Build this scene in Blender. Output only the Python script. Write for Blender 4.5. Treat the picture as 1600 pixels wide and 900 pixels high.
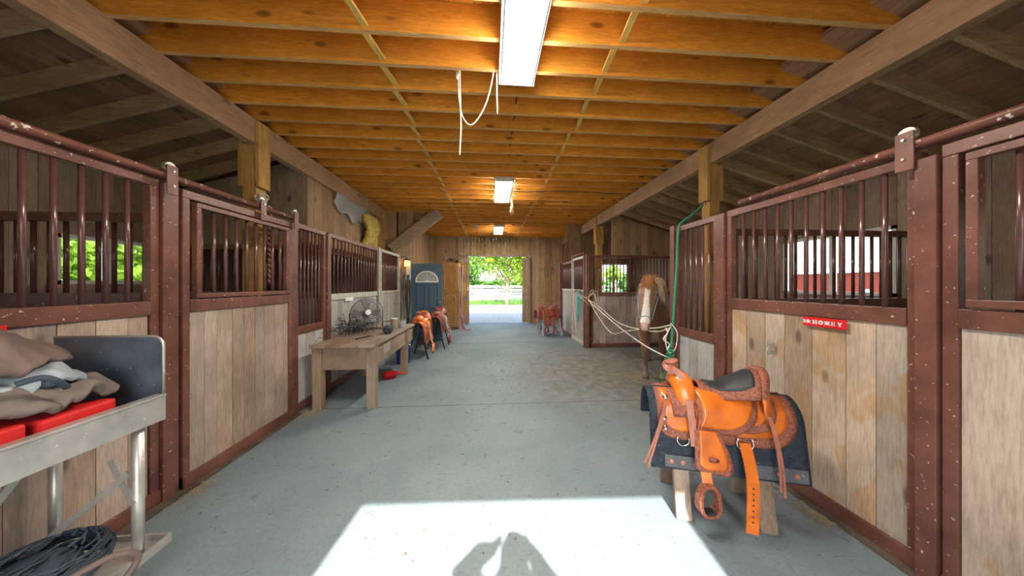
import bpy, bmesh, math, random
from mathutils import Vector, Matrix, noise
random.seed(7)
R = math.radians
scn = bpy.context.scene
COL = scn.collection
for o in list(bpy.data.objects): bpy.data.objects.remove(o)

# ------------------------------------------------------------ camera, sky, sun, exposure
YAW = math.atan(33/450.0)
cam = bpy.data.cameras.new('camera'); cam.sensor_width = 36; cam.lens = 450/1600*36
cam.shift_y = -6/1600; cam.clip_start = .05; cam.clip_end = 300
camo = bpy.data.objects.new('camera', cam); COL.objects.link(camo)
camo.location = (0, 0, 1.5); camo.rotation_euler = (R(90), 0, -YAW)
scn.camera = camo
scn.view_settings.view_transform = 'Standard'; scn.view_settings.look = 'None'
scn.view_settings.gamma = 1; scn.view_settings.use_curve_mapping = False
scn.view_settings.exposure = 1.32
world = bpy.data.worlds.new('sky'); scn.world = world; world.use_nodes = True
wn = world.node_tree.nodes; wl = world.node_tree.links
sky = wn.new('ShaderNodeTexSky'); sky.sky_type = 'NISHITA'; sky.sun_disc = False
sky.sun_elevation = R(40); sky.sun_rotation = R(180); sky.air_density = 1.2; sky.dust_density = 2.5
wn['Background'].inputs['Strength'].default_value = 0.36
wl.new(sky.outputs[0], wn['Background'].inputs['Color'])
sd = bpy.data.lights.new('sun', 'SUN'); sd.energy = 9.0; sd.angle = R(.6); sd.color = (1, .95, .87)
so = bpy.data.objects.new('sun', sd); COL.objects.link(so)
so.rotation_euler = Vector((.09, 1, -.85)).to_track_quat('-Z', 'Y').to_euler()
LAMP = 36.0        # strength of the ceiling lights' diffusers

# ------------------------------------------------------------ materials
def newmat(name):
    m = bpy.data.materials.new(name); m.use_nodes = True
    return m, m.node_tree.nodes, m.node_tree.links, m.node_tree.nodes['Principled BSDF']
def ramp(n, stops):
    r = n.new('ShaderNodeValToRGB')
    e = r.color_ramp.elements
    e[0].position, e[0].color = stops[0][0], (*stops[0][1], 1)
    e[1].position, e[1].color = stops[-1][0], (*stops[-1][1], 1)
    for p, c in stops[1:-1]:
        x = e.new(p); x.color = (*c, 1)
    return r
def mixc(n, l, mode, fac, a, b):
    m = n.new('ShaderNodeMix'); m.data_type = 'RGBA'; m.blend_type = mode
    for sock, v in ((m.inputs[0], fac), (m.inputs[6], a), (m.inputs[7], b)):
        if isinstance(v, bpy.types.NodeSocket): l.new(v, sock)
        elif isinstance(v, (int, float)): sock.default_value = v
        else: sock.default_value = (*v, 1)
    return m.outputs[2]
def math_(n, l, op, a, b=0.0, clamp=False):
    m = n.new('ShaderNodeMath'); m.operation = op; m.use_clamp = clamp
    for s, v in ((m.inputs[0], a), (m.inputs[1], b)):
        if isinstance(v, bpy.types.NodeSocket): l.new(v, s)
        else: s.default_value = v
    return m.outputs[0]
def noise_(n, l, vec, scale, detail=4, dist=0.0, rough=.55):
    t = n.new('ShaderNodeTexNoise'); t.inputs['Scale'].default_value = scale
    t.inputs['Detail'].default_value = detail; t.inputs['Distortion'].default_value = dist
    t.inputs['Roughness'].default_value = rough
    l.new(vec, t.inputs['Vector']); return t.outputs[0]
def wood(name, light, dark, axis='Z', grey=None, greyamt=.5, knots=.8, rough=.75, varia=.35, stain=None, blotch=.25, kscale=.9):
    m, n, l, b = newmat(name)
    tc = n.new('ShaderNodeTexCoord'); at = n.new('ShaderNodeAttribute'); at.attribute_name = 'tone'
    add = n.new('ShaderNodeVectorMath'); add.operation = 'MULTIPLY_ADD'
    l.new(at.outputs['Color'], add.inputs[0]); add.inputs[1].default_value = (19, 23, 29)
    l.new(tc.outputs['Object'], add.inputs[2])
    mp = n.new('ShaderNodeMapping'); l.new(add.outputs[0], mp.inputs[0])
    s = [9, 9, 9]; s['XYZ'.index(axis)] = .8; mp.inputs['Scale'].default_value = s
    mk = n.new('ShaderNodeMapping'); l.new(add.outputs[0], mk.inputs[0])
    s = [7, 7, 7]; s['XYZ'.index(axis)] = 3.0; mk.inputs['Scale'].default_value = s
    sep = n.new('ShaderNodeSeparateColor'); l.new(at.outputs['Color'], sep.inputs[0])
    g = noise_(n, l, mp.outputs[0], 3.2, 6, 1.4, .6)
    fine = noise_(n, l, mp.outputs[0], 14, 3, .3, .6)
    r1 = ramp(n, [(.3, dark), (.5, tuple((x+y)/2 for x, y in zip(light, dark))), (.68, light)]); l.new(g, r1.inputs[0])
    c = r1.outputs[0]
    if grey:
        gg = noise_(n, l, add.outputs[0], 1.3, 4, .5)
        f = math_(n, l, 'ADD', math_(n, l, 'MULTIPLY', sep.outputs[1], greyamt), math_(n, l, 'MULTIPLY', gg, greyamt))
        f = math_(n, l, 'SUBTRACT', f, .18, True)
        c = mixc(n, l, 'MIX', f, c, grey)
    if stain:
        sn = noise_(n, l, add.outputs[0], 2.1, 3, 1.2)
        sr = ramp(n, [(.55, (0, 0, 0)), (.6, (1, 1, 1))]); l.new(sn, sr.inputs[0])
        c = mixc(n, l, 'MIX', math_(n, l, 'MULTIPLY', sr.outputs[0], .6), c, stain)
    v = n.new('ShaderNodeTexVoronoi'); v.inputs['Scale'].default_value = kscale; l.new(mk.outputs[0], v.inputs['Vector'])
    kr = ramp(n, [(.0, (1, 1, 1)), (.11, (.7, .7, .7)), (.19, (0, 0, 0))]); l.new(v.outputs['Distance'], kr.inputs[0])
    vs_ = n.new('ShaderNodeSeparateColor'); l.new(v.outputs['Color'], vs_.inputs[0])
    kf = math_(n, l, 'MULTIPLY', math_(n, l, 'MULTIPLY', kr.outputs[0], knots), math_(n, l, 'GREATER_THAN', vs_.outputs[0], .35))
    kc = tuple(x*.28 for x in dark)
    c = mixc(n, l, 'MIX', kf, c, kc)
    fr = ramp(n, [(.3, (.72, .72, .72)), (.6, (1, 1, 1))]); l.new(fine, fr.inputs[0])
    c = mixc(n, l, 'MULTIPLY', 1.0, c, fr.outputs[0])
    bl = noise_(n, l, add.outputs[0], 2.7, 5, .2)
    br = ramp(n, [(.3, (1-blotch,)*3), (.65, (1, 1, 1))]); l.new(bl, br.inputs[0])
    c = mixc(n, l, 'MULTIPLY', 1.0, c, br.outputs[0])
    tv = math_(n, l, 'ADD', math_(n, l, 'MULTIPLY', sep.outputs[0], varia), 1-varia*.6)
    cb = n.new('ShaderNodeCombineColor')
    for i in range(3): l.new(tv, cb.inputs[i])
    c = mixc(n, l, 'MULTIPLY', 1.0, c, cb.outputs[0])
    l.new(c, b.inputs['Base Color']); b.inputs['Roughness'].default_value = rough
    b.inputs['Specular IOR Level'].default_value = .25
    bp = n.new('ShaderNodeBump'); bp.inputs['Strength'].default_value = .35; bp.inputs['Distance'].default_value = .004
    l.new(g, bp.inputs['Height']); l.new(bp.outputs[0], b.inputs['Normal'])
    return m
def plain(name, col, rough=.6, metal=0, spec=.4, var=.15, scale=12, speck=None, speckthr=.72, emis=None, bump=0, coat=0, tr=0, var2=None, speckscale=60):
    m, n, l, b = newmat(name)
    tc = n.new('ShaderNodeTexCoord')
    g = noise_(n, l, tc.outputs['Object'], scale, 5, .3)
    r = ramp(n, [(.3, tuple(x*(1-var) for x in col)), (.7, tuple(min(1, x*(1+var)) for x in (var2 or col)))]); l.new(g, r.inputs[0])
    c = r.outputs[0]
    if speck:
        s = noise_(n, l, tc.outputs['Object'], speckscale, 2, 0)
        sr = ramp(n, [(speckthr, (0, 0, 0)), (speckthr+.03, (1, 1, 1))]); l.new(s, sr.inputs[0])
        c = mixc(n, l, 'MIX', sr.outputs[0], c, speck)
    l.new(c, b.inputs['Base Color'])
    b.inputs['Roughness'].default_value = rough; b.inputs['Metallic'].default_value = metal
    b.inputs['Specular IOR Level'].default_value = spec
    if coat: b.inputs['Coat Weight'].default_value = coat; b.inputs['Coat Roughness'].default_value = .25
    if emis: b.inputs['Emission Color'].default_value = (*emis[0], 1); b.inputs['Emission Strength'].default_value = emis[1]
    if bump:
        bp = n.new('ShaderNodeBump'); bp.inputs['Strength'].default_value = bump; bp.inputs['Distance'].default_value = .01
        l.new(g, bp.inputs['Height']); l.new(bp.outputs[0], b.inputs['Normal'])
    return m
M = {}
M['joist'] = wood('orange_joist_wood', (.97, .43, .055), (.80, .30, .028), 'X', knots=1, varia=.22, blotch=.22)
M['joistedge'] = wood('bounce_lit_joist_edge_wood', (.84, .50, .20), (.66, .36, .12), 'X', knots=.3, varia=.2, blotch=.2)  # paler joist undersides: light bounced off the floor, put into the colour
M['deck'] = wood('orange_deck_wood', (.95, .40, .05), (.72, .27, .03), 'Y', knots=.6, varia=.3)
M['beam'] = wood('tan_beam_wood', (.60, .37, .22), (.46, .26, .145), 'Y', knots=.8, varia=.15, blotch=.3)
M['brace'] = wood('pale_brace_wood', (.56, .42, .28), (.36, .25, .15), 'X', knots=.2, varia=.5)
M['postw'] = wood('golden_post_wood', (.68, .40, .13), (.46, .25, .07), 'Z', knots=.6, varia=.2)
M['strip'] = wood('yellow_strip_wood', (.95, .62, .18), (.75, .45, .1), 'Y', knots=.2, varia=.2)
M['rafter'] = wood('dim_rafter_wood', (.66, .45, .28), (.48, .31, .18), 'X', knots=.6, varia=.3)
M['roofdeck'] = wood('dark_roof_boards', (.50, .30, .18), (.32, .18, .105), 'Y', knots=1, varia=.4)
M['stallboard'] = wood('stall_plank_wood', (.62, .44, .32), (.42, .27, .175), 'Z', grey=(.50, .42, .37), greyamt=.6, knots=.85, varia=.42, blotch=.35)
M['nearboard'] = wood('near_stall_plank_wood', (.64, .46, .32), (.46, .30, .18), 'Z', grey=(.51, .44, .38), greyamt=.65, knots=.9, varia=.42, blotch=.3, stain=(.52, .30, .14))
M['greyboard'] = wood('weathered_plank_wood', (.50, .44, .38), (.36, .30, .25), 'Z', grey=(.52, .51, .50), greyamt=.8, knots=.5, varia=.3)
M['kicked'] = wood('mud_spotted_plank_wood', (.56, .44, .38), (.42, .31, .26), 'Z', grey=(.5, .44, .42), greyamt=.7, knots=1, varia=.25, blotch=.5)
M['wallboard'] = wood('brown_wall_plank_wood', (.52, .32, .16), (.32, .18, .085), 'Z', grey=(.42, .33, .25), greyamt=.4, knots=.8, varia=.45)
M['dimboard'] = wood('dim_outer_plank_wood', (.52, .37, .26), (.36, .24, .165), 'Z', grey=(.3, .25, .22), greyamt=.5, knots=1, varia=.35)
M['tablewood'] = wood('workbench_wood', (.34, .205, .115), (.18, .10, .055), 'Y', grey=(.42, .35, .29), greyamt=.6, knots=.6, varia=.35, blotch=.4)
M['sawwood'] = wood('sawhorse_wood', (.40, .28, .19), (.22, .145, .095), 'Z', grey=(.42, .36, .31), greyamt=.5)
M['cabinet'] = wood('honey_oak_wood', (.60, .33, .12), (.44, .22, .07), 'Z', knots=.1, varia=.1, rough=.45)
M['maroon'] = plain('maroon_paint', (.135, .05, .036), .38, spec=.5, var=.25, scale=5, speck=(.62, .5, .42), speckthr=.69, speckscale=55, var2=(.17, .066, .048))
M['bar'] = plain('maroon_bar_paint', (.125, .055, .05), .2, spec=.6, var=.2, scale=6, speck=(.5, .42, .38), speckthr=.76, speckscale=40)
M['track'] = plain('maroon_track_paint', (.17, .06, .042), .45, spec=.4, var=.25, scale=5, speck=(.7, .6, .5), speckthr=.63, speckscale=30)
M['pale'] = plain('chalky_steel_paint', (.47, .47, .42), .5, spec=.5, var=.2, scale=9, speck=(.2, .15, .12), speckthr=.68)
M['galv'] = plain('galvanised_steel', (.52, .50, .46), .38, metal=.6, var=.2, scale=9, speck=(.8, .8, .8), speckthr=.7)
M['sheet'] = plain('blued_sheet_metal', (.16, .20, .26), .34, metal=.5, var=.45, scale=5, speck=(.55, .6, .65), speckthr=.7, speckscale=35)
M['steel'] = plain('bright_steel', (.7, .7, .68), .25, metal=1, var=.05)
M['white'] = plain('white_paint', (.8, .8, .77), .5, var=.04)
M['fence'] = plain('dimmed_white_fence_paint', (.40, .41, .42), .7, var=.1)  # white paint darkened in its base colour so the daylit rails don't overexpose
M['red'] = plain('red_sign_enamel', (.66, .012, .015), .35, var=.05)
M['redplastic'] = plain('red_plastic', (.60, .02, .02), .4, var=.12)
M['bluedoor'] = plain('slate_blue_door_paint', (.045, .10, .16), .45, var=.08)
M['pad'] = plain('charcoal_felt', (.035, .045, .06), .95, spec=.1, var=.3, scale=30, speck=(.5, .47, .42), speckthr=.715, speckscale=70, bump=.5)
M['padleather'] = plain('dark_wear_leather', (.09, .10, .115), .55, var=.2, speck=(.3, .3, .3), speckthr=.7)
M['leather'] = plain('orange_saddle_leather', (.56, .118, .012), .28, spec=.6, var=.25, scale=7, coat=.4, var2=(.68, .17, .018))
M['tooled'] = plain('tooled_russet_leather', (.27, .085, .05), .45, spec=.5, var=.55, scale=75, bump=.8)
M['strap'] = plain('rosy_brown_leather', (.36, .13, .09), .4, spec=.5, var=.25, scale=14)
M['blackleather'] = plain('black_seat_leather', (.03, .035, .04), .5, spec=.4, var=.2)
M['redleather'] = plain('reddish_brown_leather', (.30, .065, .035), .4, spec=.5, var=.3, scale=10)
M['redtool'] = plain('dark_red_brown_tooled_leather', (.20, .05, .035), .5, var=.4, scale=50)
M['darkgrime'] = plain('dusty_brown_hide', (.15, .105, .09), .6, var=.25, scale=5)
M['drape'] = plain('dusty_taupe_canvas', (.17, .14, .12), .85, var=.25, scale=5, bump=.3)
M['net'] = plain('blue_black_cord', (.04, .055, .075), .7, var=.4, scale=20)
M['rope'] = plain('off_white_rope', (.62, .54, .42), .9, var=.15, scale=60, bump=.3)
M['green'] = plain('green_rope', (.035, .30, .17), .7, var=.2, scale=30)
M['teal'] = plain('teal_webbing', (.02, .36, .34), .7, var=.2, scale=30)
M['redrope'] = plain('red_rope', (.45, .04, .03), .8, var=.2)
M['pink'] = plain('dusty_pink_webbing', (.42, .16, .19), .8, var=.4, scale=25)
M['black'] = plain('black_plastic', (.02, .02, .022), .5, var=.2)
M['fan'] = plain('dusty_fan_steel', (.16, .17, .17), .5, metal=.4, var=.3)
M['blue'] = plain('blue_plastic', (.02, .07, .35), .4, var=.1)
M['grey'] = plain('grey_plastic', (.32, .36, .4), .5, var=.15)
M['wool'] = plain('yellow_insulation_wool', (.52, .40, .10), .95, var=.45, scale=14, bump=1)
M['straw'] = plain('dry_straw', (.36, .29, .17), .9, var=.3)
M['gold'] = plain('lantern_glow', (.9, .5, .1), .4, emis=((1, .48, .08), 4.0))
M['frame'] = plain('white_window_frame', (.68, .70, .70), .5, var=.05)
M['mud'] = plain('dark_mud', (.10, .075, .055), .95, var=.5, scale=8)
M['hoof'] = plain('dark_hoof_horn', (.10, .08, .065), .6, var=.3)
M['eye'] = plain('dark_eye', (.01, .007, .005), .08, spec=.8, var=.05)
M['flax'] = plain('flaxen_mane_hair', (.55, .40, .26), .7, var=.3, scale=40)
M['ginger'] = plain('ginger_forelock_hair', (.42, .20, .07), .7, var=.3, scale=40)
M['barnred'] = plain('red_barn_siding', (.50, .06, .05), .7, var=.1)
M['bark'] = plain('grey_bark', (.22, .18, .14), .9, var=.3)
M['leaf'] = plain('lime_green_leaf', (.13, .25, .02), .6, var=.4, scale=1.4, var2=(.26, .38, .035))
M['leafd'] = plain('deep_green_leaf', (.05, .14, .03), .7, var=.5, scale=1.2, var2=(.12, .25, .05))
M['leafo'] = plain('orange_green_leaf', (.4, .26, .06), .7, var=.5, scale=2)
M['cloth'] = plain('dark_jacket_cloth', (.05, .06, .09), .8)
M['board'] = plain('jagged_dark_paint', (.05, .04, .04), .7)
M['halter'] = plain('pale_halter_rope', (.55, .53, .48), .8, var=.15)
# leaves let some light through
for k in ('leaf', 'leafd', 'leafo'):
    m = M[k]; n = m.node_tree.nodes; l = m.node_tree.links; b = n['Principled BSDF']
    t = n.new('ShaderNodeBsdfTranslucent'); mx = n.new('ShaderNodeMixShader'); mx.inputs[0].default_value = .45
    src = b.inputs['Base Color'].links[0].from_socket; l.new(src, t.inputs[0])
    l.new(b.outputs[0], mx.inputs[1]); l.new(t.outputs[0], mx.inputs[2]); l.new(mx.outputs[0], n['Material Output'].inputs[0])
def lampmat():
    m, n, l, b = newmat('lit_acrylic_diffuser')
    b.inputs['Base Color'].default_value = (.8, .8, .78, 1); b.inputs['Emission Color'].default_value = (1, .93, .82, 1)
    b.inputs['Emission Strength'].default_value = LAMP; return m
M['lamp'] = lampmat()
def glassmat(name, tint, gl):
    m, n, l, b = newmat(name)
    t = n.new('ShaderNodeBsdfTransparent'); t.inputs[0].default_value = (*tint, 1)
    g = n.new('ShaderNodeBsdfGlossy'); g.inputs['Roughness'].default_value = .05
    mx = n.new('ShaderNodeMixShader'); mx.inputs[0].default_value = gl
    l.new(t.outputs[0], mx.inputs[1]); l.new(g.outputs[0], mx.inputs[2]); l.new(mx.outputs[0], n['Material Output'].inputs[0]); return m
M['glass'] = glassmat('window_glass', (.93, .97, .97), .06)
def plasticsheet():
    m, n, l, b = newmat('torn_clear_plastic')
    b.inputs['Base Color'].default_value = (.45, .46, .46, 1); b.inputs['Roughness'].default_value = .3
    t = n.new('ShaderNodeBsdfTransparent'); mx = n.new('ShaderNodeMixShader'); mx.inputs[0].default_value = .55
    l.new(t.outputs[0], mx.inputs[1]); l.new(b.outputs[0], mx.inputs[2]); l.new(mx.outputs[0], n['Material Output'].inputs[0]); return m
M['plastic'] = plasticsheet()
def floormat():
    m, n, l, b = newmat('worn_concrete')
    tc = n.new('ShaderNodeTexCoord'); v = tc.outputs['Object']
    a = noise_(n, l, v, .9, 6, .4); r = ramp(n, [(.3, (.145, .19, .215)), (.7, (.225, .28, .305))]); l.new(a, r.inputs[0]); c = r.outputs[0]
    f = noise_(n, l, v, 45, 4, 0); fr = ramp(n, [(.25, (.82, .82, .82)), (.6, (1, 1, 1))]); l.new(f, fr.inputs[0]); c = mixc(n, l, 'MULTIPLY', 1, c, fr.outputs[0])
    s = noise_(n, l, v, 9, 5, 1.0); sr = ramp(n, [(.62, (0, 0, 0)), (.72, (1, 1, 1))]); l.new(s, sr.inputs[0])
    c = mixc(n, l, 'MIX', math_(n, l, 'MULTIPLY', sr.outputs[0], .75), c, (.10, .10, .10))
    s2 = noise_(n, l, v, 24, 2, .5); sr2 = ramp(n, [(.695, (0, 0, 0)), (.76, (1, 1, 1))]); l.new(s2, sr2.inputs[0])
    c = mixc(n, l, 'MIX', math_(n, l, 'MULTIPLY', sr2.outputs[0], .7), c, (.05, .05, .045))
    mp = n.new('ShaderNodeMapping'); mp.inputs['Rotation'].default_value = (0, 0, R(-35)); mp.inputs['Scale'].default_value = (2.5, 14, 1); l.new(v, mp.inputs[0])
    s3 = noise_(n, l, mp.outputs[0], 2.2, 4, .5); sr3 = ramp(n, [(.66, (0, 0, 0)), (.72, (1, 1, 1))]); l.new(s3, sr3.inputs[0])
    c = mixc(n, l, 'MIX', math_(n, l, 'MULTIPLY', sr3.outputs[0], .5), c, (.07, .075, .08))
    # dirt spread where the horse stands
    d = n.new('ShaderNodeVectorMath'); d.operation = 'DISTANCE'; l.new(v, d.inputs[0]); d.inputs[1].default_value = (2.6, 4.9, 0)
    dn = math_(n, l, 'ADD', d.outputs['Value'], math_(n, l, 'MULTIPLY', noise_(n, l, v, 1.6, 5, .5), 2.2))
    dr = ramp(n, [(.0, (1, 1, 1)), (.42, (.85, .85, .85)), (.75, (0, 0, 0))]); l.new(math_(n, l, 'DIVIDE', dn, 5.0), dr.inputs[0])
    dc = noise_(n, l, v, 7, 5, .3); dcr = ramp(n, [(.35, (.11, .095, .08)), (.65, (.24, .215, .18))]); l.new(dc, dcr.inputs[0])
    c = mixc(n, l, 'MIX', dr.outputs[0], c, dcr.outputs[0])
    l.new(c, b.inputs['Base Color']); b.inputs['Roughness'].default_value = .62; b.inputs['Specular IOR Level'].default_value = .35
    bp = n.new('ShaderNodeBump'); bp.inputs['Strength'].default_value = .3; bp.inputs['Distance'].default_value = .006
    l.new(f, bp.inputs['Height']); l.new(bp.outputs[0], b.inputs['Normal']); return m
M['floor'] = floormat()
def gravelmat():
    m, n, l, b = newmat('pale_gravel')
    tc = n.new('ShaderNodeTexCoord'); a = noise_(n, l, tc.outputs['Object'], 14, 6, 0, .7)
    r = ramp(n, [(.35, (.22, .22, .21)), (.6, (.48, .46, .43))]); l.new(a, r.inputs[0]); l.new(r.outputs[0], b.inputs['Base Color']); b.inputs['Roughness'].default_value = .9
    return m
M['gravel'] = gravelmat()
M['grass'] = plain('mown_grass', (.10, .19, .05), .9, var=.4, scale=3)
M['dirt'] = plain('stall_bedding', (.25, .18, .12), .95, var=.4, scale=6)

# ------------------------------------------------------------ mesh helpers
class MB:
    def __init__(s): s.v = []; s.f = []; s.t = []; s.mi = []
    def _add(s, vs, fs, tone=None, mi=0):
        k = len(s.v); s.v += [tuple(v) for v in vs]
        if tone is None: tone = (random.random(), random.random(), random.random())
        for f in fs: s.f.append([i+k for i in f]); s.t.append(tone); s.mi.append(mi)
        return s
    def box(s, a, b, tone=None, mat=None, mi=0):
        x0, y0, z0 = [min(p, q) for p, q in zip(a, b)]; x1, y1, z1 = [max(p, q) for p, q in zip(a, b)]
        vs = [Vector(p) for p in ((x0,y0,z0),(x1,y0,z0),(x1,y1,z0),(x0,y1,z0),(x0,y0,z1),(x1,y0,z1),(x1,y1,z1),(x0,y1,z1))]
        if mat: vs = [mat @ v for v in vs]
        return s._add(vs, [(0,3,2,1),(4,5,6,7),(0,1,5,4),(1,2,6,5),(2,3,7,6),(3,0,4,7)], tone, mi)
    def bar(s, p, q, w, h, up=(0,0,1), tone=None):
        p, q = Vector(p), Vector(q); d = (q-p).normalized(); u = Vector(up)
        r = d.cross(u)
        if r.length < 1e-4: r = d.cross(Vector((0,1,0)))
        r.normalize(); u = r.cross(d).normalized()
        vs = []
        for e in (p, q):
            for a, b in ((-1,-1),(1,-1),(1,1),(-1,1)): vs.append(e + r*a*w/2 + u*b*h/2)
        return s._add(vs, [(0,1,2,3),(7,6,5,4),(0,4,5,1),(1,5,6,2),(2,6,7,3),(3,7,4,0)], tone)
    def tube(s, pts, r, n=8, tone=None, cap=True):
        pts = [Vector(p) for p in pts]; N = len(pts); rs = r if isinstance(r, (list, tuple)) else [r]*N
        vs = []; prev = None
        for i, p in enumerate(pts):
            d = (pts[min(i+1, N-1)] - pts[max(i-1, 0)])
            d = d.normalized() if d.length > 1e-9 else Vector((0,0,1))
            if prev is None:
                a = d.cross(Vector((0,0,1)))
                if a.length < .05: a = d.cross(Vector((1,0,0)))
            else: a = prev - d*prev.dot(d)
            a.normalize(); prev = a; b = d.cross(a)
            for k in range(n):
                t = 2*math.pi*k/n; vs.append(p + (a*math.cos(t)+b*math.sin(t))*rs[i])
        fs = [(i*n+k, i*n+(k+1)%n, (i+1)*n+(k+1)%n, (i+1)*n+k) for i in range(N-1) for k in range(n)]
        if cap: fs += [tuple(range(n))[::-1], tuple((N-1)*n+k for k in range(n))]
        return s._add(vs, fs, tone)
    def loft(s, rings, tone=None, cap=True, closed=True):
        n = len(rings[0]); vs = [Vector(p) for r in rings for p in r]; N = len(rings)
        rng = range(n) if closed else range(n-1)
        fs = [(i*n+k, i*n+(k+1)%n, (i+1)*n+(k+1)%n, (i+1)*n+k) for i in range(N-1) for k in rng]
        if cap and closed: fs += [tuple(range(n))[::-1], tuple((N-1)*n+k for k in range(n))]
        return s._add(vs, fs, tone)
    def lathe(s, prof, n=20, c=(0,0,0), tone=None, mat=None):
        rings = []
        for r, z in prof:
            ring = [Vector((r*math.cos(2*math.pi*k/n), r*math.sin(2*math.pi*k/n), z)) for k in range(n)]
            if mat: ring = [mat @ p for p in ring]
            rings.append([p+Vector(c) for p in ring])
        return s.loft(rings, tone)
    def slab(s, fn, nu, nv, th, tone=None):
        """sheet fn(u,v)->point with a thickness given along its normal"""
        P = [[Vector(fn(i/nu, j/nv)) for j in range(nv+1)] for i in range(nu+1)]
        T = []; B = []
        for i in range(nu+1):
            for j in range(nv+1):
                a = P[min(i+1,nu)][j]-P[max(i-1,0)][j]; b = P[i][min(j+1,nv)]-P[i][max(j-1,0)]
                nn = a.cross(b); nn = nn.normalized() if nn.length > 1e-9 else Vector((0,0,1))
                T.append(P[i][j]+nn*th/2); B.append(P[i][j]-nn*th/2)
        K = (nu+1)*(nv+1); idx = lambda i, j: i*(nv+1)+j; fs = []
        for i in range(nu):
            for j in range(nv):
                fs.append((idx(i,j), idx(i+1,j), idx(i+1,j+1), idx(i,j+1)))
                fs.append(tuple(K+q for q in (idx(i,j+1), idx(i+1,j+1), idx(i+1,j), idx(i,j))))
        for i in range(nu):
            fs.append((idx(i+1,0), idx(i,0), K+idx(i,0), K+idx(i+1,0))); fs.append((idx(i,nv), idx(i+1,nv), K+idx(i+1,nv), K+idx(i,nv)))
        for j in range(nv):
            fs.append((idx(0,j), idx(0,j+1), K+idx(0,j+1), K+idx(0,j))); fs.append((idx(nu,j+1), idx(nu,j), K+idx(nu,j), K+idx(nu,j+1)))
        return s._add(T+B, fs, tone)
    def build(s, name, mat, parent=None, smooth=False, bevel=0, loc=None):
        me = bpy.data.meshes.new(name); me.from_pydata(s.v, [], s.f)
        at = me.color_attributes.new('tone', 'FLOAT_COLOR', 'CORNER')
        i = 0; dat = []
        for f, t in zip(s.f, s.t): dat += [t[0], t[1], t[2], 1.0]*len(f)
        at.data.foreach_set('color', dat)
        mats = mat if isinstance(mat, (list, tuple)) else [mat]
        for m in mats: me.materials.append(M[m] if isinstance(m, str) else m)
        if len(mats) > 1: me.polygons.foreach_set('material_index', s.mi)
        if smooth: me.polygons.foreach_set('use_smooth', [True]*len(me.polygons))
        me.update()
        o = bpy.data.objects.new(name, me); COL.objects.link(o)
        if parent: o.parent = parent
        if loc: o.location = loc
        if bevel:
            b = o.modifiers.new('bevel', 'BEVEL'); b.width = bevel; b.segments = 2; b.limit_method = 'ANGLE'
        return o
def tag(o, label, cat, group=None, kind=None):
    if label: o['label'] = label
    if cat: o['category'] = cat
    if group: o['group'] = group
    if kind: o['kind'] = kind
    return o
def thing(name, label, cat, loc=(0,0,0), rz=0, group=None):
    o = bpy.data.objects.new(name, None); COL.objects.link(o); o.location = loc; o.rotation_euler = (0, 0, rz)
    o.empty_display_size = .1
    return tag(o, label, cat, group)
def struct(o, label=None, cat=None):
    o['kind'] = 'structure'
    if label: o['label'] = label
    o['category'] = cat or o.name.split('_')[0]
    return o
def dup(root, loc, rz=None, label=None, group=None):
    r = root.copy(); COL.objects.link(r); r.location = loc
    if rz is not None: r.rotation_euler = (0, 0, rz)
    if label: r['label'] = label
    if group: r['group'] = group
    for ch in list(root.children):
        c = ch.copy(); COL.objects.link(c); c.parent = r
        for g in list(ch.children):
            d = g.copy(); COL.objects.link(d); d.parent = c
    return r
def planks(mb, x0, x1, zf, y0, y1, w=.14, gap=.004, z0=0, jitter=.02):
    """vertical planks along local x, zf(x) gives the top"""
    x = x0
    while x < x1-.01:
        ww = min(w*random.uniform(1-jitter*8, 1+jitter*8), x1-x)
        if x1-(x+ww) < .03: ww = x1-x
        off = random.uniform(-.002, .002)
        zt0, zt1 = zf(x), zf(x+ww-gap)
        vs = [(x,y0+off,z0),(x+ww-gap,y0+off,z0),(x+ww-gap,y1+off,z0),(x,y1+off,z0),(x,y0+off,zt0),(x+ww-gap,y0+off,zt1),(x+ww-gap,y1+off,zt1),(x,y1+off,zt0)]
        mb._add(vs, [(0,3,2,1),(4,5,6,7),(0,1,5,4),(1,2,6,5),(2,3,7,6),(3,0,4,7)])
        x += ww
    return mb

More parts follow.
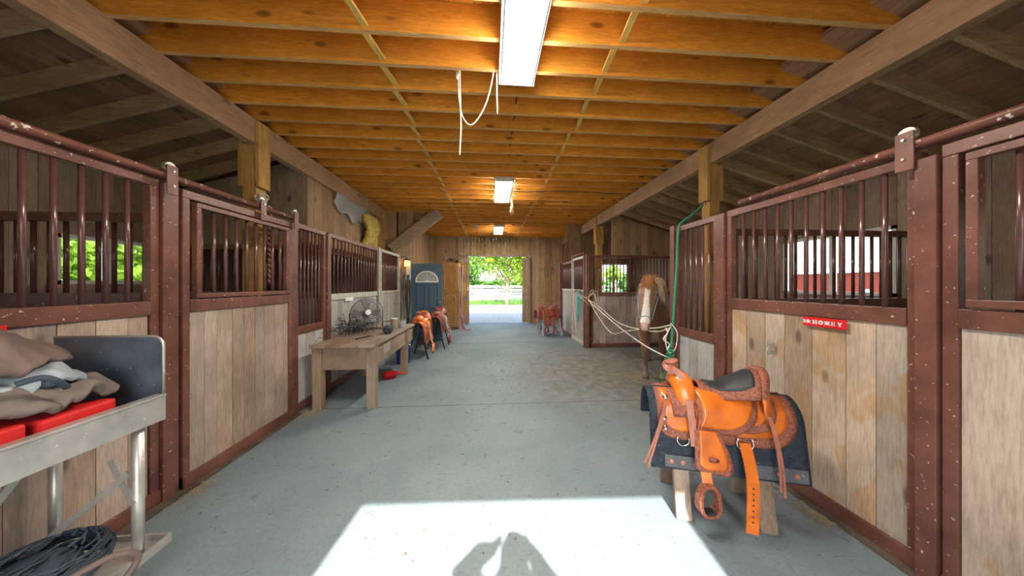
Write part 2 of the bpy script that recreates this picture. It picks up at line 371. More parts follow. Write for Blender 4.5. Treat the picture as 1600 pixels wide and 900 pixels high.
# ------------------------------------------------------------ structure
XL, XR = -2.25, 2.2            # stall fronts
BXL, BXR = -2.55, 2.77         # inner faces of the two beams
ZB0, ZB1 = 3.03, 3.29          # beam bottom / top = joist bottoms
OWL, OWR = -4.4, 4.5           # outer walls
YF, YE = -1.05, 11.1
SL = .30
def roofz(x): return 3.22 - SL*(abs(x)-2.8)      # underside of the rafters
f = MB().box((-4.6, -1.3, -.12), (4.7, 11.25, 0)).build('floor', 'floor'); struct(f, 'worn blue-grey concrete aisle floor with dark scuffs')
j = MB()
j.bar((-2.25, 3.62, .0008), (2.2, 3.6, .0008), .006, .0016); j.bar((-2.2, 7.4, .0008), (2.2, 7.4, .0008), .006, .0016)
struct(j.build('trim_1', 'board'), 'thin dark control joint sawn in the floor', 'joint')
def wallY(name, y, x0, x1, zf, mat, holes=(), w=.15, th=.03, label=None, z0=0):
    """wall in a plane of constant y with rectangular holes (xa,xb,za,zb)"""
    mb = MB(); xs = x0
    cuts = sorted(set([x0, x1]+[h[0] for h in holes]+[h[1] for h in holes]))
    for a, b in zip(cuts[:-1], cuts[1:]):
        inside = [h for h in holes if h[0] <= a+1e-6 and h[1] >= b-1e-6]
        if not inside: planks(mb, a, b, zf, y, y+th, w, z0=z0)
        for h in inside:
            if h[2] > z0+.01: planks(mb, a, b, lambda x: h[2], y, y+th, w, z0=z0)
            planks(mb, a, b, zf, y, y+th, w, z0=h[3])
    return struct(mb.build(name, mat), label)
def wallX(name, x, y0, y1, zt, mat, holes=(), w=.15, th=.03, label=None, z0=0, sgn=1):
    mb = MB(); cuts = sorted(set([y0, y1]+[h[0] for h in holes]+[h[1] for h in holes]))
    for a, b in zip(cuts[:-1], cuts[1:]):
        inside = [h for h in holes if h[0] <= a+1e-6 and h[1] >= b-1e-6]
        if not inside: planks(mb, a, b, lambda q: zt, 0, th, w, z0=z0)
        for h in inside:
            if h[2] > z0+.01: planks(mb, a, b, lambda q: h[2], 0, th, w, z0=z0)
            planks(mb, a, b, lambda q: zt, 0, th, w, z0=h[3])
    mb.v = [(x+sgn*v[1], v[0], v[2]) for v in mb.v]
    if sgn > 0: mb.f = [f[::-1] for f in mb.f]
    return struct(mb.build(name, mat), label)
WL = (3.24, 4.07, 1.5, 2.02); WR = (2.88, 4.12, 1.36, 2.16); WE = (3.35, 4.3, 1.18, 2.14)
WL0 = (.2, 1.1, 1.5, 2.02); WR0 = (.1, .9, 1.36, 2.1)
wallX('wall_left', OWL, YF-.1, 7.4, roofz(4.4)+.16, 'dimboard', (WL0, WL), sgn=-1, label='dim brown plank outer wall behind the left stalls')
wallX('wall_right', OWR, YF-.1, 8.75, roofz(4.5)+.16, 'dimboard', (WR0, WR), label='dim brown plank outer wall behind the right stalls')
EH = (-.45, 1.86, 0, 2.55)
_c = math.cos(YAW); _s = math.sin(YAW)
def onY(px, Y):
    u = px-800; return Y*(u*_c+450*_s)/(450*_c-u*_s)
EH = (onY(733, YE), onY(826, YE), 0, 2.56)
wallY('wall_end', YE, -2.4, 2.95, lambda x: 3.6, 'wallboard', (EH,), w=.13, label='brown plank end wall around the far doorway')
wallX('wall_side', -2.28, 7.3, YE, 3.6, 'wallboard', sgn=-1, label='brown plank side wall beyond the left stalls')
wallX('wall_passage', 2.90, 8.76, YE, 3.6, 'wallboard', label='brown plank side wall beyond the far right stalls')
wallY('wall_wing', 8.72, 2.32, OWR, lambda x: roofz(x)+.15, 'wallboard', (WE,), label='plank wall with a window behind the right stalls')
wallY('wall_gable', 4.25, OWL, BXL-.02, lambda x: roofz(x), 'dimboard', z0=2.05, w=.17, label='dim plank gable above the left stall divider')
wallY('wall_bay', 6.72, 2.9, OWR, lambda x: roofz(x), 'wallboard', z0=2.2, w=.14, label='plank gable above the grille behind the horse')
wallX('wall_upper', -2.60, 4.25, 7.3, ZB0, 'wallboard', z0=2.0, sgn=-1, w=.19, label='plank lining under the left beam above the grilles')
wallY('wall_wing', 7.32, OWL, -2.3, lambda x: roofz(x)+.15, 'dimboard', label='end wall of the left stalls')
# stair hood wall cut on the slope of the brace
mb = MB()
for i in range(9):
    a = -2.62 + i*.14; b = a+.137
    zb = lambda x: 2.2 + (x+2.35)*.82 + .07
    mb._add([(a,7.3,max(2.1,zb(a))),(b,7.3,max(2.1,zb(b))),(b,7.33,max(2.1,zb(b))),(a,7.33,max(2.1,zb(a))),(a,7.3,3.3),(b,7.3,3.3),(b,7.33,3.3),(a,7.33,3.3)],
            [(0,3,2,1),(4,5,6,7),(0,1,5,4),(1,2,6,5),(2,3,7,6),(3,0,4,7)])
struct(mb.build('wall_hood', 'wallboard'), 'grey and brown planks above the sloping timber')
# front wall behind the camera, with the open doorway that lets the sun in (turned 2 degrees)
mb = MB(); mb.box((-4.8, -.03, 0), (-1.14, .03, 3.7)); mb.box((.99, -.03, 0), (4.9, .03, 3.7)); mb.box((-1.14, -.03, 2.575), (.99, .03, 3.7))
fw = mb.build('wall_front', 'wallboard', loc=(0, -1.02, 0)); fw.rotation_euler = (0, 0, R(-2.06)); struct(fw, 'plank front wall with the open doorway')
# ceiling deck and side roofs
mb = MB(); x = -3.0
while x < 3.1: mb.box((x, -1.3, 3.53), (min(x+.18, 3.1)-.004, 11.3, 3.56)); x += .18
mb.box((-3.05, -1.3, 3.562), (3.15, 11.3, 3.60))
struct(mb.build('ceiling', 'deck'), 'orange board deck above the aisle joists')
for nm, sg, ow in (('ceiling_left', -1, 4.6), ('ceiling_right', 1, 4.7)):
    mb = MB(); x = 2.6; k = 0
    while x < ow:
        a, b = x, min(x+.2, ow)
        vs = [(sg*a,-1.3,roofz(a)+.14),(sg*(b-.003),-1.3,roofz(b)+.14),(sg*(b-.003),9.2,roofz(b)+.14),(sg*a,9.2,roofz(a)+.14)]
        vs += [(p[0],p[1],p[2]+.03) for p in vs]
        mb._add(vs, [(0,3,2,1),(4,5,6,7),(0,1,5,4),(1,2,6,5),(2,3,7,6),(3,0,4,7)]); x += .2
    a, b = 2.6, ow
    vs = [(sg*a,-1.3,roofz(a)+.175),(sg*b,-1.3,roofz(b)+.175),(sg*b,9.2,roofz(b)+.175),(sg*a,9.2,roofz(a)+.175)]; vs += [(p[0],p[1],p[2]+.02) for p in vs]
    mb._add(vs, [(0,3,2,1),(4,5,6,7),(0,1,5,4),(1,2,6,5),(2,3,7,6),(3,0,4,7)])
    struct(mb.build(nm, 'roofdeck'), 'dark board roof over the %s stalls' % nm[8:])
mb = MB(); mb.box((-3.04, -1.3, 3.3), (-3.0, 11.3, 3.56)); struct(mb.build('trim_2', 'roofdeck'), 'closing board above the left beam', 'trim')
mb = MB(); mb.box((3.1, -1.3, 3.3), (3.14, 11.3, 3.56)); struct(mb.build('trim_3', 'roofdeck'), 'closing board above the right beam', 'trim')
# joists: one every foot
y = 2.42 - .305*5; j0 = None
mb = MB().box((-2.98, -.019, 0), (3.08, .019, .235))
ys = []
while y < YE-.03:
    ys.append(y)
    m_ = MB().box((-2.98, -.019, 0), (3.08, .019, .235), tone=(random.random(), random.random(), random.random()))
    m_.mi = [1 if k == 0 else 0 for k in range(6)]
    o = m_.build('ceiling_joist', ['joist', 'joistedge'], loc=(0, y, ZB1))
    tag(o, 'orange wooden joist running across the aisle ceiling', 'joist', 'ceiling joists across the aisle')
    y += .305
for X in (-.9, .95):
    for a in ys[:-1]:
        m_ = MB().bar((0, .0205, .012), (.03, .2845, .03), .045, .018)
        tag(m_.build('bridging_strip', 'strip', loc=(X+random.uniform(-.02, .02), a, ZB1)),
            'short yellow wood strip bridging two joists, %s row' % ('left' if X < 0 else 'right'), 'bridging', 'bridging strips in the %s row' % ('left' if X < 0 else 'right'))
for sg, y0 in ((-1, .85), (1, .85)):
    y = y0+.03; xo = 4.5 if sg > 0 else 4.4; bx = 2.93 if sg > 0 else 2.71
    while y < (8.65 if sg > 0 else 7.2):
        m_ = MB(); vs = [(sg*bx,-.019,roofz(bx)),(sg*xo,-.019,roofz(xo)),(sg*xo,.019,roofz(xo)),(sg*bx,.019,roofz(bx))]
        vs += [(p[0],p[1],p[2]+.138) for p in vs]
        m_._add(vs, [(0,3,2,1),(4,5,6,7),(0,1,5,4),(1,2,6,5),(2,3,7,6),(3,0,4,7)])
        tag(m_.build('rafter', 'rafter', loc=(0, y, 0)), 'dim brown rafter sloping down over the %s stalls' % ('left' if sg < 0 else 'right'), 'rafter', 'rafters over the %s stalls' % ('left' if sg < 0 else 'right'))
        y += .406
# beams: three plies each
for x0, sg, y1, lb in ((BXL, -1, 7.5, 'long tan timber beam over the left stall fronts'), (BXR, 1, YE, 'long tan timber beam over the right stall fronts')):
    t = thing('ceiling_beam', lb, 'beam', (x0, 0, ZB0))
    for k in range(3):
        MB().box((sg*k*.04, -1.0, .0 if k < 2 else .012), (sg*(k*.04+.037), y1, ZB1-ZB0)).build('beam_ply', 'beam', t)
def post(x, y, sg, lb):
    t = thing('timber_post', lb, 'post', (x, y, 0), 0)
    MB().box((0 if sg > 0 else -.14, 0, 0), (.14 if sg > 0 else 0, .14, ZB0)).build('post_shaft', 'postw', t, bevel=.004)
    a, b = (-.04, .0) if sg > 0 else (0, .04)
    MB().box((a, -.012, 2.56), (b, .15, ZB1-.02)).build('cheek_board', 'postw', t, bevel=.003)
    a, b = (.14, .18) if sg > 0 else (-.18, -.14)
    MB().box((a, -.012, 2.56), (b, .15, ZB0+.02)).build('cheek_board', 'postw', t, bevel=.003)
post(BXL, 3.33, -1, 'golden timber post rising behind the left sliding door')
post(BXR, 3.46, 1, 'golden timber post with the green rope hook, right side')
post(BXR, 7.35, 1, 'golden timber post beyond the horse')
post(BXL-.0, 7.05, -1, 'timber post at the far end of the left beam')

# windows
def window(n, y0, y1, z0, z1, x, sg, axis='X'):
    t = thing('window_%d' % n, None, None, (0,0,0)); t['kind'] = 'structure'
    fr = MB(); gl = MB(); w = .04
    def bx(a0, a1, b0, b1, d0, d1, mb):
        if axis == 'X': mb.box((x+sg*d0, a0, b0), (x+sg*d1, a1, b1))
        else: mb.box((a0, x+sg*d0, b0), (a1, x+sg*d1, b1))
    bx(y0, y1, z0, z0+w, -.01, .05, fr); bx(y0, y1, z1-w, z1, -.01, .05, fr)
    bx(y0, y0+w, z0, z1, -.01, .05, fr); bx(y1-w, y1, z0, z1, -.01, .05, fr)
    m_ = (y0+y1)/2; bx(m_-.025, m_+.025, z0, z1, 0, .05, fr)
    bx(y0+w, y1-w, z0+w, z1-w, .02, .026, gl)
    fr.build('window_frame', 'frame', t); gl.build('pane', 'glass', t)
window(1, *WL, OWL, -1); window(2, *WR, OWR, 1); window(3, *WE, 8.72, 1, 'Y'); window(4, *WL0, OWL, -1); window(5, *WR0, OWR, 1)

# ------------------------------------------------------------ stall fronts
def panel(name, label, cat, loc, rz, L, zg, zt=2.16, zb=.10, mats=('maroon', 'bar', 'stallboard'), inner=False, sp=.1, w=.145, midh=.09, d=.05, group=None, railmat=None, edge=.05, base=True):
    t = thing(name, label, cat, loc, rz, group)
    f = MB(); tn = (random.random(),)*3
    f.box((0, -d/2, zt), (L, d/2, zt+.06), tn); 
    f.box((0, -d/2, .015), (edge, d/2, zt), tn); f.box((L-edge, -d/2, .015), (L, d/2, zt), tn)
    if base: f.box((0, -d/2-.01, .015), (L, d/2, zb), tn)
    f.build('frame', mats[0], t, bevel=.004)
    MB().box((edge, -d/2-.004, zg-midh), (L-edge, d/2, zg), tn).build('mid_rail', railmat or mats[0], t, bevel=.004)
    if inner:
        g = MB(); e = .035
        a0, a1 = edge+.03, L-edge-.03
        g.box((a0, -d/2-.02, zg+.01), (a1, d/2-.03, zg+.01+e)); g.box((a0, -d/2-.02, zt-.015-e), (a1, d/2-.03, zt-.015))
        g.box((a0, -d/2-.02, zg+.01+e), (a0+e, d/2-.03, zt-.015-e)); g.box((a1-e, -d/2-.02, zg+.01+e), (a1, d/2-.03, zt-.015-e))
        g.build('inner_frame', mats[0], t, bevel=.003)
    pl = MB(); planks(pl, edge+.002, L-edge-.002, lambda x: zg-midh-.001, -.012, .013, w, z0=zb+.001)
    pl.build('plank_panel', mats[2], t)
    n = max(2, round((L-2*edge)/sp)); 
    b0 = MB().tube([(0, 0, zg+.001), (0, 0, zt-.001)], .0125, 10)
    first = None
    for i in range(1, n):
        x = edge + (L-2*edge)*i/n
        if first is None: first = b0.build('bar', mats[1], t, smooth=True, loc=(x, 0, 0))
        else:
            c = first.copy(); COL.objects.link(c); c.parent = t; c.location = (x, 0, 0)
    return t
def left(y0, y1, **k): return dict(loc=(k.pop('x', XL)-.025, y0, 0), rz=R(90), L=y1-y0, **k)
def right(y0, y1, **k): return dict(loc=(k.pop('x', XR)+.025, y1, 0), rz=R(-90), L=y1-y0, **k)
ST = 'stall front'
panel('barred_stall', 'near left barred stall front behind the metal cart', ST, **left(.2, 2.13, zg=1.385))
dl = panel('sliding_stall_door', 'maroon barred sliding door with pale planks, left, behind the cart end', 'stall door', **left(2.25, 3.40, zg=1.385, zt=2.13, inner=True, x=XL+.03, w=.125))
panel('barred_stall', 'low-dropped barred stall front between the left sliding door and workbench', ST, **left(3.5, 4.12, zg=1.0, w=.16, mats=('maroon', 'bar', 'greyboard'), sp=.075))
panel('barred_stall', 'barred stall front with grey planks and chalky rail behind the workbench', ST, **left(4.2, 5.95, zg=1.36, mats=('maroon', 'bar', 'greyboard'), railmat='pale', sp=.11, w=.11))
panel('sliding_stall_door', 'chalky steel framed stall door at the far end of the left stalls', 'stall door', **left(6.03, 7.2, zg=1.36, mats=('pale', 'bar', 'greyboard'), x=XL+.03, sp=.1, w=.1, edge=.035, midh=.05))
dr = panel('sliding_stall_door', 'nearest right barred stall door with inner frame, at the photo edge', 'stall door', **right(.1, 1.235, zg=1.385, zt=2.11, inner=True, x=XR-.03, sp=.14, w=.2, mats=('maroon', 'bar', 'nearboard')))
panel('barred_stall', 'barred stall front carrying the red HONEY sign', ST, **right(1.32, 2.54, zg=1.37, zt=2.12, w=.165, mats=('maroon', 'bar', 'nearboard')))
panel('barred_stall', 'low-dropped barred stall front behind the green rope', ST, **right(2.65, 3.28, zg=1.0, zt=2.12, w=.15, mats=('maroon', 'bar', 'greyboard'), sp=.085))
panel('sliding_stall_door', 'chalky steel framed stall door holding the teal halter', 'stall door', **right(6.75, 7.75, zg=1.36, zt=2.13, mats=('pale', 'bar', 'greyboard'), sp=.08, x=XR+.03, edge=.03, midh=.05, w=.1))
panel('barred_stall', 'furthest barred stall front on the right, grey planks', ST, **right(7.8, 9.0, zg=1.36, zt=2.1, mats=('maroon', 'bar', 'greyboard'), sp=.08, x=XR+.05, edge=.035, midh=.05, w=.11, railmat='pale'))
# dividers between stalls (run away from the aisle)
panel('stall_divider', 'barred divider behind the nearest left stall front', 'stall divider', (OWL+.05, 2.19, 0), 0, 2.0, 1.44, zt=1.93)
panel('stall_divider', 'barred divider under the left gable', 'stall divider', (OWL+.05, 4.22, 0), 0, 2.0, 1.40, zt=1.98, mats=('maroon', 'bar', 'greyboard'))
panel('stall_divider', 'barred divider behind the stall front with the HONEY sign', 'stall divider', (2.3, 2.6, 0), 0, 2.15, 1.36, zt=1.97)
panel('stall_divider', 'barred divider with mud-spotted planks behind the horse', 'stall divider', (2.36, 6.66, 0), 0, 2.1, 1.31, zt=2.12, mats=('maroon', 'bar', 'kicked'), sp=.085, w=.155)
def steel_post(x, y, w, h, lb, mat='maroon', dd=.08):
    tag(MB().box((-dd/2, -w/2, 0), (dd/2, w/2, h)).build('steel_post', mat, loc=(x, y, 0), bevel=.005), lb, 'post')
steel_post(XL-.02, 2.185, .10, 2.2, 'maroon steel post at the near end of the left sliding door')
steel_post(XL-.02, 3.45, .08, 2.2, 'maroon steel post between left sliding door and low-dropped front')
steel_post(XL-.02, 4.16, .06, 2.2, 'slim maroon post behind the workbench corner')
steel_post(XL-.02, 5.99, .06, 2.24, 'slim chalky post beside the far left stall door', 'pale')
steel_post(XL-.02, 7.25, .06, 2.2, 'chalky end post of the left stalls', 'pale')
steel_post(XR-.0, 1.277, .075, 2.13, 'maroon steel post right of the HONEY sign', dd=.1)
steel_post(XR+.02, 2.595, .09, 2.17, 'maroon steel post behind the orange saddle')
steel_post(XR+.02, 3.33, .08, 2.2, 'maroon end post wrapped by the green rope')
steel_post(XR+.06, 6.62, .10, 2.2, 'maroon corner post holding the white ties')
steel_post(XR+.03, 6.7+.0, .04, 2.2, 'thin maroon post at the horse bay corner')
steel_post(XR+.06, 9.06, .10, 2.16, 'dark maroon post at the far end of the right stalls', dd=.16)
tag(MB().tube([(XR+.02, 7.77, 0), (XR+.02, 7.77, 2.3)], .012, 8).build('steel_pole', 'pale'), 'thin chalky pole between the two far right stall panels', 'pole')
# sliding tracks with rollers
def track(x, y0, y1, z, lb):
    t = thing('door_track', lb, 'door track', (x, y0, z))
    MB().tube([(0, 0, 0), (0, y1-y0, 0)], .024, 12).build('rail', 'track', t, smooth=True)
    s = 1 if x > 0 else -1
    MB().box((s*.02, 0, -.02), (s*.045, y1-y0, .0)).build('backing_flange', 'track', t)
    return t
track(XL+.03, .0, 3.46, 2.245, 'maroon sliding door rail above the left stalls')
track(XR-.03, -.1, 2.36, 2.215, 'maroon sliding door rail above the near right stalls')
track(XR+.03, 6.75, 7.78, 2.25, 'thin sliding rail above the far right stall door')
def hanger(x, y, sg, z, lb):
    t = thing('roller_hanger', lb, 'roller hanger', (x, y, z))
    MB().box((sg*.028, -.035, -.13), (sg*.036, .035, .07)).build('bracket', 'maroon', t, bevel=.003)
    MB().lathe([(.035, -.012), (.035, .012)], 20, mat=Matrix.Translation((sg*.01, 0, .06)) @ Matrix.Rotation(R(90), 4, 'Y')).build('roller', 'galv', t, smooth=False)
    for zz in (.03, -.07):
        MB().lathe([(.009, -.004), (.007, .006)], 10, mat=Matrix.Translation((sg*.04, 0, zz)) @ Matrix.Rotation(sg*R(90), 4, 'Y')).build('bolt', 'steel', t)
hanger(XL+.03, 2.15, 1, 2.245, 'roller hanger at the near end of the left sliding door')
hanger(XL+.03, 2.95, 1, 2.245, 'roller hanger midway along the left sliding door')
hanger(XL+.03, 3.42, 1, 2.245, 'roller hanger at the far end of the left sliding door')
hanger(XR-.03, 1.34, -1, 2.215, 'roller hanger on the rail right of the HONEY sign')
# baseboards along stalls (the dirty sill on the floor)
struct(MB().box((-2.24, -1, 0), (-2.17, 3.5, .015)).build('baseboard_left', 'mud'), 'dirt-caked sill below the left stalls')
struct(MB().box((2.14, -1, 0), (2.2, 2.6, .015)).build('baseboard_right', 'mud'), 'dirt-caked sill below the right stalls')
# HONEY sign
def sign(x, y0, y1, z0, z1, lb, text=True):
    s = thing('name_sign', lb, 'sign', (x, (y0+y1)/2, (z0+z1)/2), R(-90) if x > 0 else R(90))
    W = y1-y0; H = z1-z0
    MB().box((-W/2, -.004, -H/2), (W/2, .004, H/2)).build('sign_board', 'red', s, bevel=.002)
    if text:
        b = MB(); h = H*.46; w = W*.088; st = w*.34; sf = h*.17; yy = (-.0065, -.0045)
        def bx(x0, z0_, x1, z1_): b.box((x0, yy[0], z0_), (x1, yy[1], z1_), (0,0,0))
        def stem(cx, serif=True, z0_=-h/2, z1_=h/2):
            bx(cx-st/2, z0_, cx+st/2, z1_)
            if serif: bx(cx-st*.95, z0_, cx+st*.95, z0_+sf); bx(cx-st*.95, z1_-sf, cx+st*.95, z1_)
        cx = -W*.2; stem(cx-w*.4); stem(cx+w*.4); bx(cx-w*.4, -sf*.6, cx+w*.4, sf*.6)      # H
        cx += W*.145; n = 20                                                             # O
        for k in range(n):
            a0, a1 = 2*math.pi*k/n, 2*math.pi*(k+1)/n
            q = [(cx+w*.62*math.cos(a), h/2*math.sin(a)) for a in (a0, a1)] + [(cx+w*.24*math.cos(a), h*.3*math.sin(a)) for a in (a1, a0)]
            b._add([(p[0], yy[0], p[1]) for p in q]+[(p[0], yy[1], p[1]) for p in q], [(0,1,2,3),(7,6,5,4),(0,4,5,1),(1,5,6,2),(2,6,7,3),(3,7,4,0)], (0,0,0))
        cx += W*.145; stem(cx-w*.42); stem(cx+w*.42)                                     # N
        b._add([(cx-w*.6, y_, h/2) if i == 0 else (cx-w*.1, y_, h/2) if i == 1 else (cx+w*.6, y_, -h/2) if i == 2 else (cx+w*.1, y_, -h/2) for y_ in yy for i in range(4)],
               [(0,3,2,1),(4,5,6,7),(0,1,5,4),(1,2,6,5),(2,3,7,6),(3,0,4,7)], (0,0,0))
        cx += W*.14; stem(cx-w*.3); bx(cx-w*.3, h/2-sf, cx+w*.5, h/2); bx(cx-w*.3, -h/2, cx+w*.5, -h/2+sf); bx(cx-w*.3, -sf/2, cx+w*.3, sf/2)   # E
        bx(cx+w*.38, h/2-sf*2, cx+w*.5, h/2); bx(cx+w*.38, -h/2, cx+w*.5, -h/2+sf*2)
        cx += W*.14; stem(cx, False, -h/2, 0); bx(cx-st, -h/2, cx+st, -h/2+sf)             # Y
        for sx in (-1, 1):
            q = [(cx+sx*w*.6, h/2), (cx+sx*w*.25, h/2), (cx-sx*w*.05, -h*.05), (cx+sx*w*.16, -h*.12)]
            b._add([(p[0], yy[0], p[1]) for p in q]+[(p[0], yy[1], p[1]) for p in q], [(0,1,2,3),(7,6,5,4),(0,4,5,1),(1,5,6,2),(2,6,7,3),(3,7,4,0)], (0,0,0))
            bx(cx+sx*w*.43-st*.5, h/2-sf, cx+sx*w*.43+st*.5, h/2)
        b.build('lettering', 'white', s)
        c = MB(); cx, cz, r0 = -W*.36, 0, h*.62
        pts = []
        for k in range(10):
            a = math.pi/2 + k*math.pi/5 + .2; rr = r0 if k % 2 == 0 else r0*.42; pts.append((cx+rr*math.cos(a), rr*math.sin(a)))
        c._add([(p[0], yy[0], p[1]) for p in pts]+[(p[0], yy[1], p[1]) for p in pts], [tuple(range(10)), tuple(range(19, 9, -1))]+[(k, 10+k, 10+(k+1) % 10, (k+1) % 10) for k in range(10)], (0,0,0))
        for dz in (-.3, .0, .3): c.box((cx-r0*1.9, yy[0], dz*h-.002), (cx-r0*.8, yy[1], dz*h+.002))
        c.build('star_emblem', 'white', s)
    return s
sign(XR-.012, 1.62, 1.865, 1.215, 1.275, 'small red HONEY name sign under the right stall rail')
sign(XL+.015, .6, 1.5, 1.25, 1.31, 'red name sign, mostly out of frame on the left stall')

# ------------------------------------------------------------ ceiling lights
def light_fix(x, y, L, lb, z=ZB1):
    t = thing('ceiling_light', lb, 'ceiling light', (x, y, z))
    MB().box((-.155, -L/2, -.03), (.155, L/2, 0)).build('light_housing', 'white', t, bevel=.004)
    mb = MB(); pr = [(-.14, -.031), (-.13, -.075), (.13, -.075), (.14, -.031)]
    mb.loft([[(a, yy, b) for a, b in pr] for yy in (-L/2+.012, L/2-.012)]).build('diffuser', 'lamp', t)
    fr = MB(); 
    for yy in (-L/2, L/2-.012): fr.box((-.15, yy, -.08), (.15, yy+.012, -.03))
    for xx in (-.15, .14): fr.box((xx, -L/2, -.045), (xx+.012, L/2, -.03))
    for xx in (-.142, .13): fr.box((xx, -L/2, -.079), (xx+.014, L/2, -.072))
    fr.build('end_cap', 'white', t)
    return t
light_fix(.22, 1.85, 1.25, 'nearest long white ceiling light above the aisle')
light_fix(.23, 5.42, 1.25, 'middle ceiling light fringed with hay')
light_fix(.25, 9.3, 1.25, 'furthest small ceiling light near the end wall')
hay = MB()
for k in range(160):
    a = random.uniform(-.19, .19); b = random.choice((random.uniform(4.78, 4.86), random.uniform(4.8, 6.0))); a = a if b < 4.87 else random.choice((-1, 1))*random.uniform(.16, .2)
    p = Vector((.23+a, b, ZB1-random.uniform(.0, .03))); hay.tube([p, p+Vector((random.uniform(-.06,.06), random.uniform(-.05,.05), random.uniform(-.12,.0)))], .0014, 4)
for k in range(9):
    p = Vector((.23+.17+random.uniform(0, .04), 5.9+random.uniform(-.1,.1), ZB1-.03)); hay.tube([p, p+Vector((.02, .0, -.12)), p+Vector((random.uniform(-.04,.04), .0, -random.uniform(.2,.34)))], .0014, 4)
tag(hay.build('hay_fringe', 'straw'), 'dry hay hanging around the middle ceiling light', 'hay', kind='stuff')
# cables along the joists
pts = [(.45, 5.5, ZB1-.012)] + [(.45+i*.3, 5.45+.05*math.sin(i*1.3)-.0*i, ZB1-.012-.012*math.sin(i*2.1)) for i in range(1, 8)]
tag(MB().tube(pts, .006, 6).build('light_cable', 'black'), 'black cable from the middle light to the right beam', 'cable')
mb = MB()
for i, a in enumerate(ys):
    if 2.4 < a < 5.0: mb.tube([(.27, a+.01, ZB1+.1), (.27+.02*math.sin(i), a+.12, ZB1+.13), (.26, a+.295, ZB1+.1)], .006, 6)
tag(mb.build('light_cable', 'black'), 'dark cable threaded through the joists between two lights', 'cable')

# hanging ropes from the ceiling
def catmull(pts, n=8):
    P = [Vector(p) for p in pts]; out = []
    for i in range(len(P)-1):
        p0 = P[max(i-1,0)]; p1 = P[i]; p2 = P[i+1]; p3 = P[min(i+2, len(P)-1)]
        for k in range(n):
            t = k/n; out.append(.5*((2*p1)+(-p0+p2)*t+(2*p0-5*p1+4*p2-p3)*t*t+(-p0+3*p1-3*p2+p3)*t**3))
    out.append(P[-1]); return out
def P(px, py, D):
    lat = (px-800)*D/450; return Vector((lat*_c + D*_s, -lat*_s + D*_c, 1.5 + (444-py)*D/450))
D = 2.42
t = thing('hanging_rope', 'off-white rope looped below the joists beside the nearest light', 'rope', (0, 0, 0))
MB().tube(catmull([P(718, 108, D), P(719, 150, D), P(720, 200, D), P(718, 242, D)]), .0065, 8).build('rope_tail', 'rope', t, smooth=True)
MB().tube(catmull([P(716, 112, D), P(717, 150, D), P(722, 180, D), P(733, 195, D), P(745, 188, D), P(760, 160, D), P(770, 120, D), P(776, 75, D)]), .0055, 8).build('rope_loop', 'rope', t, smooth=True)
MB().tube(catmull([P(777, 75, D), P(776, 120, D), P(777, 178, D)]), .005, 8).build('rope_tail', 'rope', t, smooth=True)
mb = MB()
for k in range(4): mb.tube([P(716+3*math.cos(a+k), 112+k*3.2+1.5*math.sin(a), D-.012*math.cos(a)) for a in [q*math.pi/5 for q in range(11)]], .0075, 8)
mb.build('rope_knot', 'rope', t, smooth=True)

# ------------------------------------------------------------ saddle
def prof(s):
    """side profile of the saddle rack: arc length s down from the ridge -> (y, z) relative to ridge, plus normal"""
    y = z = 0; n = 24; ds = abs(s)/n; a = 0
    for k in range(n):
        q = (k+.5)*ds; a = R(8 + 73*min(1, q/.17)); y += math.cos(a)*ds; z -= math.sin(a)*ds
    a = R(8 + 73*min(1, abs(s)/.17))
    return y, z, math.sin(a), math.cos(a)
Z0 = .75
def dr_pt(x, s, side, off, z0=Z0):
    y, z, ny, nz = prof(s)
    return Vector((x, side*(y+ny*off), z0+z+nz*off))
def flap(mb, side, s0, s1, xl, xr, off, th, nu=14, nv=14, wav=0):
    def fn(u, v):
        s = s0+(s1-s0)*u; a, b = xl(u), xr(u); x = a+(b-a)*v
        o = off(x, s) if callable(off) else off
        return dr_pt(x, s, side, o + wav*math.sin(x*21))
    mb.slab(fn, nu, nv, th)
    return mb
def rnd(u, a, b, r):
    """half width profile with rounded ends for u in 0..1 of an outline with corner radius fraction r at u=1"""
    if u > 1-r: t = (u-(1-r))/r; return b*1.0 - (b-a)*0 - (1-math.sqrt(max(0, 1-t*t)))
    return b
